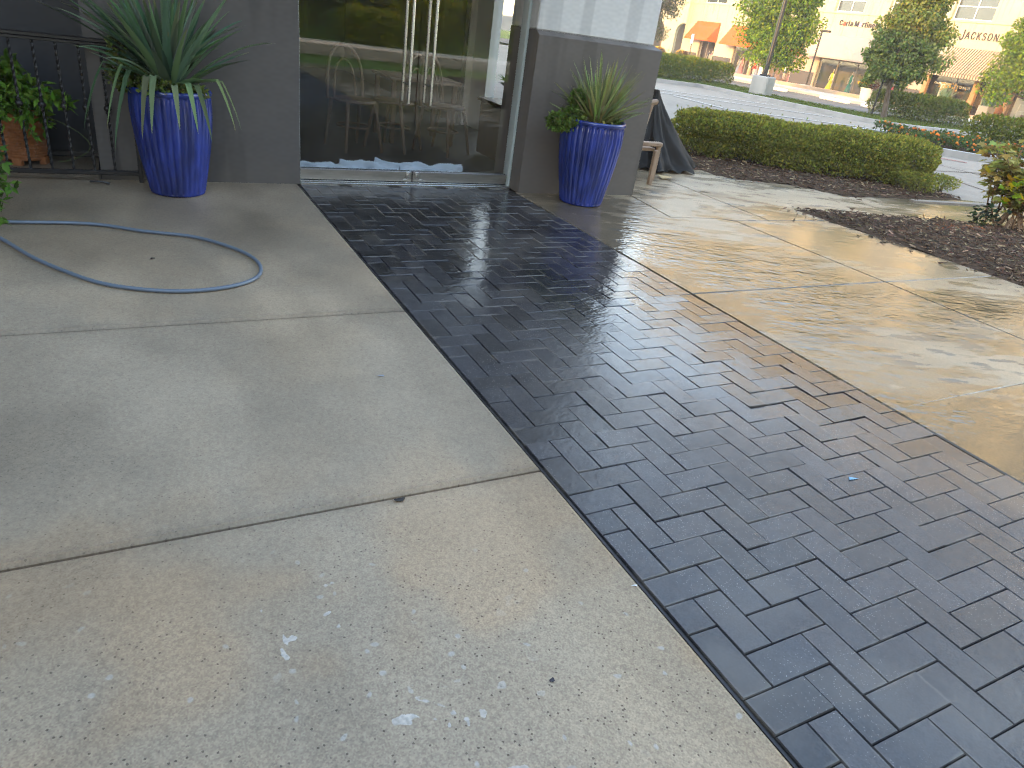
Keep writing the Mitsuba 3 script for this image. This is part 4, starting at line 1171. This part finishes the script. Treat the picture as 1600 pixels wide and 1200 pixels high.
sh = thing('shop_row', 'long cream building with a row of shops in sunshine across the car park', 'building')
GF = -.62
WX = [(-6.7, -3.34), (-1.42, 1.9), (4.6, 7.45), (9.7, 12.46), (14.65, 17.4), (19.6, 22.45), (24.6, 27.4), (29.6, 32.4), (34.6, 37.4)]
SHOPS = [(-6.0, -3.55), (-.75, 7.0), (9.72, 17.3), (19.55, 25.9), (28.0, 34.0)]
zt = 24.0  # upper storeys are unseen, raised to mirror gold in the wet ground
wall = sbox(-8.9, GF - .5, 42, zt)
for a0, a1 in WX:
    wall = wall.difference(sbox(a0, 4.74, a1, 6.9)).difference(sbox(a0, 8.6, a1, 10.6)).difference(sbox(a0, 12.4, a1, 14.4)).difference(sbox(a0, 16.0, a1, 18.0)).difference(sbox(a0, 19.8, a1, 21.8))
for a0, a1 in SHOPS:
    wall = wall.difference(sbox(a0, GF, a1, 1.62))
w3 = trimesh.creation.extrude_polygon(wall, .38, engine='earcut')
w3.vertices = np.column_stack([w3.vertices[:, 0], w3.vertices[:, 2] - .38, w3.vertices[:, 1]])
w3.invert()
m = fac(w3)
m.fix_normals()
add('wall', m, 'mat_facade', parent=sh)
add('end_wall', [fb(-8.9, -8.55, -9, -.38, GF - .5, zt), fb(-8.9, 42, -9.2, -9, GF - .5, zt), fb(-8.9, 42, -9.2, 0, zt, zt + .2)], 'mat_facade', parent=sh)
add('string_course', [fb(a, b, .001, .06, 4.60, 4.70, .01) for a, b in ((-8.9, 8.3), (8.32, 18.4), (18.42, 42))], 'mat_facade', parent=sh)
add('cornice', [fb(-9.0, 42, .001, .25, zt - .35, zt, .03)], 'mat_facade', parent=sh)
for m, col in zip([fb(7.05, 9.68, .002, .03, GF, 1.6), fb(17.35, 19.5, .002, .03, .55, 1.6), fb(-3.5, -.8, .002, .025, .5, 1.58), fb(-8.85, -6.05, .002, .025, .5, 1.58)], [(.46, .32, .24), (.42, .32, .25), (.52, .42, .31), (.50, .42, .33)]):  # pinkish tan holds orange bounce light from the awnings in the colour
    m, c = colored([m], [col])
    add('lower_panel', m, 'mat_matte', color=c, parent=sh)
for a, b in ((-8.85, -6.1), (-3.5, -.85), (7.1, 9.6), (17.4, 19.45)):
    m, c = colored([fb(a, b, .031, .07, GF - .05, .52, .01)], [(.10, .085, .075)])
    add('plinth', m, 'mat_matte', color=c, parent=sh)
bsdf('mat_pane', base_color=rgb(.05, .06, .065), roughness=.06, specular=.9)
for z0, z1 in ((4.74, 6.9), (8.6, 10.6), (12.4, 14.4), (16.0, 18.0), (19.8, 21.8)):
    for a0, a1 in WX:
        am = (a0 + a1) / 2
        zm = z0 + .75
        fr = [fb(a0, a0 + .06, -.30, -.24, z0, z1), fb(a1 - .06, a1, -.30, -.24, z0, z1), fb(am - .035, am + .035, -.30, -.24, z0, z1), fb(a0, a1, -.305, -.245, z0, z0 + .07), fb(a0, a1, -.305, -.245, z1 - .06, z1), fb(a0, a1, -.302, -.242, zm - .03, zm + .03)]
        mm, c = colored(fr, [(.68, .67, .62)] * 6)
        k = add('window', mm, 'mat_matte', color=c, parent=sh)
        if z0 > 8:
            add('pane', fb(a0 + .05, a1 - .05, -.285, -.275, z0 + .06, z1 - .05), 'mat_pane', parent=k)
            continue
        for p0, p1 in ((a0 + .05, am - .03), (am + .03, a1 - .05)):
            for q0, q1 in ((z0 + .06, zm - .025), (zm + .025, z1 - .05)):
                add('pane', fb(p0, p1, -.285, -.275, q0, q1), 'mat_pane', parent=k)
        add('sill', fb(a0 - .08, a1 + .08, -.23, .05, z0 - .07, z0 - .002, .01), 'mat_facade', parent=k)
# shop interiors and glass fronts
IC = [(.16, .11, .085), (.20, .13, .10), (.15, .13, .095), (.085, .065, .05), (.12, .10, .08)]
for (a0, a1), col in zip(SHOPS, IC):
    mm, c = colored([fb(a0 - .2, a1 + .2, -2.6, -2.5, GF - .1, 2.2), fb(a0 - .3, a0 - .2, -2.6, -.39, GF - .1, 2.2), fb(a1 + .2, a1 + .3, -2.6, -.39, GF - .1, 2.2), fb(a0 - .2, a1 + .2, -2.5, -.39, 2.1, 2.2), fb(a0 - .2, a1 + .2, -2.5, -.02, GF - .12, GF + .02)], [col, col, col, (.25, .22, .2), (.22, .17, .13)])
    add('shop_interior', mm, 'mat_matte', color=c, parent=sh)
    n = max(2, int(round((a1 - a0) / 1.9)))
    e = np.linspace(a0, a1, n + 1)
    fr = [fb(x - .03, x + .03, -.16, -.08, GF + .02, 1.62) for x in e] + [fb(a0, a1, -.162, -.082, GF + .02, GF + .1), fb(a0, a1, -.162, -.082, 1.54, 1.62)]
    mm, c = colored(fr, [(.22, .19, .16)] * len(fr))
    add('shop_front', mm, 'mat_matte', color=c, parent=sh)
    for p, q in zip(e[:-1], e[1:]):
        v = np.array([fpt(p + .03, -.12, GF + .1), fpt(q - .03, -.12, GF + .1), fpt(q - .03, -.12, 1.54), fpt(p + .03, -.12, 1.54)])
        add('shop_pane', (v, np.array([[0, 1, 2, 3]])), 'mat_clear_glass', parent=sh)
# raised pavement in front of the windows
add('shop_terrace', raised(Polygon([tuple(fpt(-20, .0, 0)[:2]), tuple(fpt(42, 0, 0)[:2]), (39.2, 2), (39.2, 64)]), .17), 'mat_terrace', kind=ST)
bsdf('mat_terrace', base_color=proc(lambda p, n, uv: mix((.36, .24, .15), (.46, .33, .22), fbm(p.x * 2, p.y * 2))), roughness=.8)
add('step', [raised(Polygon([(38.6, y0), (38.6, y1), (39.21, y1), (39.21, y0)]), .30) for y0, y1 in ((21.9, 32.4), (9.0, 18.6))], 'mat_terrace', kind=ST)


def awning(label, a0, a1, za, zf, o, valance, col, ribs=False):
    t = thing('awning', label, 'awning', None)
    v = [(a0, .03, za), (a1, .03, za), (a1, o, zf), (a0, o, zf), (a0, .03, zf), (a1, .03, zf)]
    f = [(0, 3, 2), (0, 2, 1), (0, 4, 3), (1, 2, 5)]
    mm = fac(trimesh.Trimesh(v, f, process=False))
    parts, cs = [mm, fb(a0, a1, o - .012, o, zf - valance, zf - .001), fb(a0, a0 + .012, .03, o - .013, zf - valance, zf - .001), fb(a1 - .012, a1, .03, o - .013, zf - valance, zf - .001)], [col] * 4
    m2, c = colored(parts, cs)
    add('canopy', m2, 'mat_matte', color=c, parent=t)
    if ribs:
        d = np.array([0, o - .03, zf - za])
        L = np.linalg.norm(d)
        for x in np.arange(a0 + .06, a1, .19):
            vv = []
            for q in (0, 1):
                for s, h in ((-.045, .004), (0, .05), (.045, .004)):
                    vv.append((x + s, .03 + (o - .03) * q + h * (za - zf) / L, za + (zf - za) * q + h * (o - .03) / L))
            rib = trimesh.Trimesh(vv, [(0, 3, 4), (0, 4, 1), (1, 4, 5), (1, 5, 2)], process=False)
            mm, c = colored([fac(rib), fb(x - .045, x + .045, o + .001, o + .02, zf - valance, zf - .002)], [(.48, .38, .27)] * 2)
            add('rib', mm, 'mat_matte', color=c, parent=t)
    return t


RED = (.72, .105, .02)
awning('red orange awning at the left end of the row of shops', -7.0, -3.42, 3.2, 1.66, 1.2, .05, RED)
awning('long red orange awning behind the yellow green tree', -1.52, 7.6, 3.15, 1.62, 1.2, .08, RED)
awning('beige awning below the sign with the woman\'s name', 9.0, 15.6, 3.18, 1.72, 1.2, .10, (.48, .34, .25))
awning('brown ribbed awning below the sign with tall thin letters', 20.3, 26.2, 3.21, 1.76, 1.3, .22, (.15, .105, .07), ribs=True)


# signs, letter by letter
def sign(label, text, a, z, h, squeeze, dz_slope, cols, gap=.0, first=1.0):
    t = thing('shop_sign', label, 'sign')
    x = 0.0
    for k, ch in enumerate(text):
        if ch == ' ':
            x += h * .33 * squeeze
            continue
        hh = h * (first if k == 0 else 1.0)
        m = meshkit.text_mesh(ch, hh, .05, bold=(squeeze >= .9))
        w = m.bounds[1][0]
        m.vertices[:, 0] *= squeeze
        z0 = -(hh - h) if k == 0 and first > 1 else 0
        m.vertices = np.column_stack([m.vertices[:, 0] + x, m.vertices[:, 2] + .012, m.vertices[:, 1] + z0 * .45])
        x += w * squeeze + gap
        m = m.copy()
        m.apply_translation((a, 0, z))
        m = fac(m)
        m.fix_normals()
        mm, c = colored([m], [cols.get(k, cols['*'])])
        add('letter', mm, 'mat_matte', color=c, parent=t)
    return x


sign('dark sign letters Carla Martineng with one red and one pink a', 'Carla Martineng', 10.62, 3.86, .33, 1.0, 0, {'*': (.06, .05, .05), 1: (.75, .09, .06), 7: (.62, .30, .52)}, gap=.045)
sign('tall thin dark letters reading JACKSON above the ribbed awning', 'JACKSON', 20.72, 3.72, .40, .78, 0, {'*': (.075, .055, .05)}, gap=.10, first=1.45)


def window_text(label, text, a, z, h):
    t = thing('window_lettering', label, 'lettering')
    m = meshkit.text_mesh(text, h, .004)
    m.vertices = np.column_stack([m.vertices[:, 0] + a, m.vertices[:, 2] - .105, m.vertices[:, 1] + z])
    m = fac(m)
    m.fix_normals()
    mm, c = colored([m], [(.62, .60, .52)])
    add('letters', mm, 'mat_matte', color=c, parent=t)


window_text('small white letters FRAGRANCE on the shop window below the ribbed awning', 'FRAGRANCE', 20.12, 1.05, .11)
window_text('small white letters CANDLES on the shop window below the ribbed awning', 'CANDLES', 21.95, 1.0, .12)


# dress forms in the windows
def dress_form(a, o, zb, h, col, label, flare=.26, top=None, legs=False):
    t = thing('dress_form', label, 'mannequin', None)
    pr = [(.0, h * .86), (.03, h * .86), (.04, h * .80), (.10, h * .78), (.135, h * .73), (.12, h * .62), (.095, h * .54), (.13, h * .44)]
    low = .30 * h if legs else .03
    gown = [(.13, h * .44), (.155, h * .36), ((.155 + flare) / 2, (h * .36 + low) / 2), (flare, low), (flare * .92, low + .01), (.1, h * .4)]
    c0 = fpt(a, o, zb)
    body = revolve(densify(pr[::-1], 2), 20)
    body.vertices[:, 1] *= .68
    skirt = revolve(densify(gown[::-1], 2), 40, flute=11, depth=.10, z0=low - .02, z1=h * .42)
    neck = revolve([(.0, h * .97), (.035, h * .965), (.042, h * .93), (.03, h * .88), (.035, h * .85)][::-1], 14)
    R = np.eye(4)
    R[:3, 0], R[:3, 1] = FD, FN
    out = []
    for m in (body, skirt, neck):
        m = m.copy()
        m.apply_transform(R)
        m.apply_translation(c0)
        m.fix_normals()
        out.append(m)
    mm, c = colored([out[0]], [top or col])
    add('bodice', mm, 'mat_matte', color=c, parent=t)
    mm, c = colored([out[1]], [col])
    add('skirt', mm, 'mat_matte', color=c, parent=t)
    mm, c = colored([out[2]] + [moved(tube([c0 + FD * s * .13 + [0, 0, h * .76], c0 + FD * s * .19 + FN * .03 + [0, 0, h * .6], c0 + FD * s * .17 + FN * .08 + [0, 0, h * .46]], [.038, .032, .024], 8), 0, 0) for s in (-1, 1)], [(.55, .47, .38)] * 3)
    add('torso', mm, 'mat_matte', color=c, parent=t)
    if legs:
        mm, c = colored([tube([c0 + FD * s * .07 + [0, 0, h * .4], c0 + FD * s * .07 + [0, 0, h * .2], c0 + FD * s * .07 + [0, 0, .0]], [.06, .05, .035], 8) for s in (-1, 1)], [(.5, .42, .35)] * 2)
        add('legs', mm, 'mat_matte', color=c, parent=t)
    else:
        mm, c = colored([tube([c0 + [0, 0, .0], c0 + [0, 0, h * .3], c0 + [0, 0, h * .5]], .02, 6)], [(.2, .18, .16)])
        add('stand', mm, 'mat_matte', color=c, parent=t)


FZ = GF + .03
dress_form(-4.45, -.55, FZ, 1.5, (.55, .20, .20), 'mannequin in a pink top in the leftmost shop window', .16, (.62, .28, .28), True)
dress_form(-5.0, -.6, FZ, 1.5, (.65, .62, .56), 'mannequin in a black top and white skirt in the leftmost shop window', .18, (.05, .05, .06), True)
dress_form(-.25, -.6, FZ, 1.5, (.20, .22, .30), 'mannequin in a grey blue dress, first at the left in the red awning window', .22)
dress_form(.25, -.5, FZ, 1.45, (.40, .16, .18), 'mannequin in a long dusty rose dress under the red awning', .26)
dress_form(1.35, -.55, FZ, 1.45, (.50, .36, .20), 'mannequin in a cream and tan dress under the red awning', .17, (.60, .55, .42))
dress_form(2.25, -.5, FZ, 1.45, (.26, .30, .42), 'mannequin in a long pale blue gown under the red awning', .30)
dress_form(4.95, 1.9, -.33, 1.45, (.80, .015, .02), 'mannequin in a short bright red dress standing outside by the white board', .17, None, True)
dress_form(5.9, -.45, FZ + .3, 1.35, (.08, .09, .12), 'mannequin in a white spotted top under the red awning, right of the red dress', .16, (.72, .70, .64), True)
dress_form(6.5, -.6, FZ, 1.5, (.48, .08, .12), 'mannequin in a pink skirt at the right end of the red awning window', .2, (.36, .33, .42))
dress_form(10.95, -.55, FZ, 1.62, (.42, .40, .02), 'mannequin in a long yellow green gown in the beige awning window', .32)
dress_form(12.85, -.55, FZ, 1.62, (.03, .16, .10), 'mannequin in a dark green dress in the beige awning window', .28)
dress_form(14.55, -.55, FZ, 1.58, (.60, .58, .48), 'mannequin in a white dress behind the flower planter', .22)
dress_form(16.75, -.55, FZ, 1.25, (.62, .05, .10), 'mannequin in a pink red suit left of the tree trunk', .13, None)
t = thing('display_board', 'white board with dark print standing outside below the red awning', 'sign')
bo = fpt(5.7, 1.6, -.36)
mm, c = colored([fb(5.15, 6.35, 1.55, 1.60, -.38, .32, .01)], [(.62, .62, .54)])
add('panel', mm, 'mat_matte', color=c, parent=t)
mm, c = colored([fb(5.5 + .11 * k, 5.58 + .11 * k, 1.601, 1.61, -.12, .03) for k in range(5)] + [fb(5.6, 5.95, 1.601, 1.61, .08, .13)], [(.12, .16, .22)] * 6)
add('print', mm, 'mat_matte', color=c, parent=t)
# goods on tables behind the last shop's glass
for k, a in enumerate((20.4, 21.0, 22.4, 24.2)):
    t = thing('goods_table', f'table of small goods behind the glass below the ribbed awning, {("first", "second", "third", "fourth")[k]} from the left', 'table')
    ms, cs = [fb(a - .3, a + .3, -1.1, -.5, .12, .16), fb(a - .27, a - .23, -1.0, -.95, FZ, .12), fb(a + .23, a + .27, -1.0, -.95, FZ, .12)], [(.2, .13, .08)] * 3
    add('stand', *[colored(ms, cs)[0]], 'mat_matte', color=colored(ms, cs)[1], parent=t)
    gm = [fac(moved(trimesh.creation.icosphere(1, rt.uniform(.05, .11)), a + rt.uniform(-.25, .25), -.75 + rt.uniform(-.2, .2), .22 + rt.uniform(0, .12))) for _ in range(9)]
    mm, c = colored(gm, [[(.55, .5, .42), (.5, .2, .1), (.3, .3, .28), (.62, .6, .55)][rt.integers(4)] for _ in gm])
    add('goods', mm, 'mat_matte', color=c, parent=t)
# timber posts and stone columns under the ribbed awning
for a, lbl in ((19.75, 'orange brown timber post at the left end of the ribbed awning'), (23.3, 'orange brown timber post in the middle of the ribbed awning shop'), (25.6, 'orange brown timber post right of the two stone columns')):
    add('timber_post', fb(a - .16, a + .16, .05, .30, -.55, 1.6, .02), 'mat_timber', label=lbl, category='post')
bsdf('mat_timber', base_color=proc(lambda p, n, uv: mix((.32, .17, .07), (.46, .27, .12), fbm(p.x * 12, p.y * 12, p.z * 3))), roughness=.7)
for a, lbl in ((21.55, 'cream carved column behind the left grass planter'), (24.95, 'weathered white carved column behind the clay urn')):
    t = thing('carved_column', lbl, 'column')
    mm, c = colored([fb(a - .15, a + .15, .55, .85, -.4, 1.05, .02)], [(.52, .49, .38)])
    add('shaft', mm, 'mat_matte', color=c, parent=t)
    mm, c = colored([fb(a - .21, a + .21, .49, .91, 1.05, 1.12, .015), fb(a - .25, a + .25, .45, .95, 1.12, 1.2, .015)], [(.58, .55, .44)] * 2)
    add('capital', mm, 'mat_matte', color=c, parent=t)


def planter(label, x, y, kind, flower_label, seed):
    r = np.random.default_rng(seed)
    z0 = float(gz(x, y)) + .12
    t = thing('planter', label, 'planter')
    if kind == 'white':
        pr = [(0, 0), (.24, 0), (.26, .02), (.34, .60), (.37, .62), (.37, .66), (.33, .66), (.31, .6), (0, .6)]
        m, c = colored([moved(revolve(pr, 32), x, y, z0)], [(.62, .56, .45)])
        add('body', m, 'mat_matte', color=c, parent=t)
        h = .66
    else:
        m, c = colored([moved(bevel_box(-.30, .30, -.30, .30, 0, .70, .02), x, y, z0, -.1)], [(.27, .25, .215)])
        add('body', m, 'mat_matte', color=c, parent=t)
        h = .70
    n = 520
    if kind == 'white':
        d = unit(r.normal(size=(n, 3))) * [.52, .62, .30]
        P = np.array([x, y, z0 + h + .18]) + d * r.random((n, 1)) ** .4
        cc = vary((.07, .10, .03), n, r)
        dk = P[:, 1] < y - .22
        cc[dk] = vary((.085, .045, .035), int(dk.sum()), r)
        m, c = leaf_mesh(P, r.normal(size=(n, 3)), r.normal(size=(n, 3)) + [0, 0, 1], r.uniform(.08, .16, n), .08, cc)
        k = thing('flowering_plant', flower_label, 'plant')
        add('foliage', m, 'mat_leaf', color=c, parent=k)
        fl_ = P[(P[:, 2] > z0 + h + .12) & (P[:, 1] > y - .2)][:75]
        m, c = colored([moved(trimesh.creation.icosphere(0, 1.0), *(q + [-.03, 0, .06]), 0, r.uniform(.03, .055)) for q in fl_], vary((.72, .36, .03), len(fl_), r, .2, .12))
        add('blossom', m, 'mat_matte', color=c, parent=k)
    else:
        k = thing('ornamental_grass', flower_label, 'grass plant')
        bl = [blade(np.array([x, y, z0 + h - .03]) + [r.normal(0, .1), r.normal(0, .1), 0], r.uniform(0, 6.28), r.uniform(.75, 1.45), r.uniform(.5, .95), .035, r.uniform(.2, .7), vary((.20, .30, .20), 1, r, .2, .1)[0], r, seg=6) for _ in range(150)]
        m, c = cat_leaves(bl)
        add('blades', m, 'mat_blade', smooth=True, color=c, parent=k)
        q = np.array([x, y, z0 + h]) + np.column_stack([r.normal(0, .26, 60), r.normal(0, .30, 60), r.uniform(.45, .85, 60)])
        m, c = colored([moved(trimesh.creation.icosphere(0, 1.0), *p_, 0, r.uniform(.025, .05)) for p_ in q], vary((.45, .24, .05), 60, r, .2, .1))
        add('seed_heads', m, 'mat_matte', color=c, parent=k)


planter('round cream planter with orange flowers before the beige awning shop', 37.15, 24.25, 'white', 'orange and dark leaved flowers in the round cream planter', 71)
planter('square grey planter with tall grass before the ribbed awning shop', 40.48, 19.10, 'grey', 'tall pale green grass in the square grey planter nearest the clay urn', 72)
planter('grey planter half hidden behind the island hedge', 40.9, 22.0, 'grey', 'tall grass with orange heads showing above the island hedge', 73)
planter('white planter at the far left, beside the hedge island', 43.0, 51.6, 'white', 'dark leafy plant in the white planter at the far left', 74)
planter('smaller white planter left of the first red awning', 43.4, 48.9, 'white', 'orange flowers in the smaller white planter at the far left', 75)
t = thing('clay_urn', 'orange clay urn on a pedestal standing before the weathered column', 'urn')
z0 = float(gz(42.8, 19.78)) + .15
add('body', moved(revolve(densify([(0, .0), (.2, 0), (.2, .05), (.1, .12), (.12, .2), (.24, .42), (.26, .55), (.20, .70), (.13, .76), (.17, .82), (.14, .82), (.1, .74), (0, .7)], 2), 28), 42.6, 19.7, z0), 'mat_terracotta', smooth=50, parent=t)
t = thing('metal_rack', 'cream metal rack of bright goods at the right edge of the photo', 'rack')
z0 = float(gz(43, 18)) + .15
ms = []
for y in (18.25, 17.3, 16.4):
    ms += [tube([(41.9, y, z0), (41.9, y, z0 + .5), (41.9, y, z0 + 1.0)], .03, 6), tube([(42.5, y, z0), (42.5, y, z0 + .5), (42.5, y, z0 + 1.0)], .03, 6)]
for z in (.35, .68, 1.0):
    ms += [tube([(41.9, 18.25, z0 + z), (41.9, 17.3, z0 + z), (41.9, 16.4, z0 + z)], .025, 6), tube([(42.5, 18.25, z0 + z), (42.5, 17.3, z0 + z), (42.5, 16.4, z0 + z)], .025, 6)]
mm, c = colored(ms, [(.60, .55, .45)] * len(ms))
add('frame', mm, 'mat_matte', color=c, parent=t)
gm = [moved(trimesh.creation.icosphere(1, 1.0), 42.2 + rt.uniform(-.25, .25), rt.uniform(16.5, 18.2), z0 + (.12, .45, .78, 1.1)[k % 4], 0, rt.uniform(.06, .13)) for k in range(40)]
mm, c = colored(gm, [[(.10, .14, .28), (.55, .25, .15), (.62, .6, .55), (.3, .2, .15)][rt.integers(4)] for _ in gm])
add('goods', mm, 'mat_matte', color=c, parent=t)
t = thing('sign_post', 'thin street sign post with a pale blue panel left of the first red awning', 'sign post')
bx, by = 41.5, 45.6
z0 = float(gz(bx, by)) + .12
add('pole', tube([(bx, by, z0), (bx, by, z0 + 1.2), (bx, by, z0 + 2.5)], .035, 6), 'mat_iron', parent=t)
mm, c = colored([moved(bevel_box(-.02, .02, -.16, .16, 0, .7, .005), bx - .06, by, z0 + 1.75)], [(.36, .42, .55)])
add('panel', mm, 'mat_matte', color=c, parent=t)

# far building with arched openings beyond the left tree
t = thing('arcade_building', 'cream building with arched openings behind the tree at the far left', 'building')
arc = sbox(-12, -1.2, 12, 7.5)
for k in range(6):
    cx = -10.5 + 4 * k
    arc = arc.difference(sbox(cx - 1.1, -1.2, cx + 1.1, 2.2)).difference(Point(cx, 2.2).buffer(1.1))
w3 = trimesh.creation.extrude_polygon(arc, .5, engine='earcut')
w3.vertices = np.column_stack([w3.vertices[:, 2], -w3.vertices[:, 0], w3.vertices[:, 1]])
w3.fix_normals()
add('wall', moved(w3, 60, 82, 0, .25), 'mat_facade', parent=t)
mm, c = colored([moved(box(2.6, 2.8, -12, 12, -1.2, 7.4), 60, 82, 0, .25), moved(box(-.1, 9, -12, 12, 7.5, 7.7), 60, 82, 0, .25)], [(.20, .15, .11), (.4, .35, .3)])
add('back_wall', mm, 'mat_matte', color=c, parent=t)

# ------------------------------------------------------------------ behind the photographer: what the door glass mirrors
add('lawn_bank', mound(Polygon([(-8, -9.7), (16, -9.7), (30, -14), (30, -34), (-14, -34), (-14, -14)]), 1.1, 7.0, .8), 'mat_lawn', smooth=True, kind=ST)
rb2 = np.random.default_rng(91)
hedge('low_shrubs', 'row of low shrubs on the bank behind the photographer', [(-3.0, -14.0), (4, -13.6), (10, -14.2), (18, -14.6)], .9, 1.7, 14000, (.06, .11), (.055, .07, .02), 92, cat='shrubs', tipcol=(.1, .11, .02))
ORD = ('first', 'second', 'third', 'fourth', 'fifth', 'sixth', 'seventh', 'eighth', 'ninth', 'tenth')
for k in range(8):
    tree('tree in the belt on the bank behind the photographer, %s from the left' % ORD[k], -2.5 + 5.2 * k, -20.0 - 3.0 * (k % 2), 1.2, clump_ring(rb2, 18, 4.6, 8.0, 2.6), 6500, (.34, .56), (.13, .13, .03), 93 + k, tip=(.25, .22, .05))
k = 26000
p = rb2.uniform((-8, -20), (24, -9.9), (k, 2))
d = np.maximum(-9.7 - p[:, 1], 0)
m, c = leaf_mesh(np.column_stack([p, 1.1 * (1 - np.exp(-d / 7.0)) - .02]), np.column_stack([rb2.normal(0, .5, (k, 2)), np.ones(k)]), rb2.normal(0, 1, (k, 3)), rb2.uniform(.06, .15, k), .03, vary((.20, .20, .04), k, rb2, .3, .12))
add('grass', m, 'mat_leaf', color=c, label='rough grass on the bank behind the photographer, mirrored in the door glass', category='grass', kind='stuff')

bsdf('mat_tan_stone', base_color=proc(lambda p, n, uv: mix((.34, .27, .18), (.52, .43, .30), fbm(p.x * 4, p.y * 4, p.z * 6))), roughness=.9)
add('gravel_path', box(-6, 26, -11.6, -10.3, -.1, .30), 'mat_tan_stone', kind=ST)
for k, (bx, by, bh) in enumerate(((1.6, -12.3, .9), (3.9, -12.0, .7), (5.4, -12.7, 1.2), (8.2, -12.2, .8))):
    hedge('yellow_shrub', 'yellow green shrub by the path behind the photographer, %s from the left' % ORD[k], [(bx, by), (bx + .5, by + .1)], bh * .7, bh + .35, 2600, (.06, .12), (.24, .26, .03), 120 + k, cat='shrub', tipcol=(.42, .38, .04), base=.05)
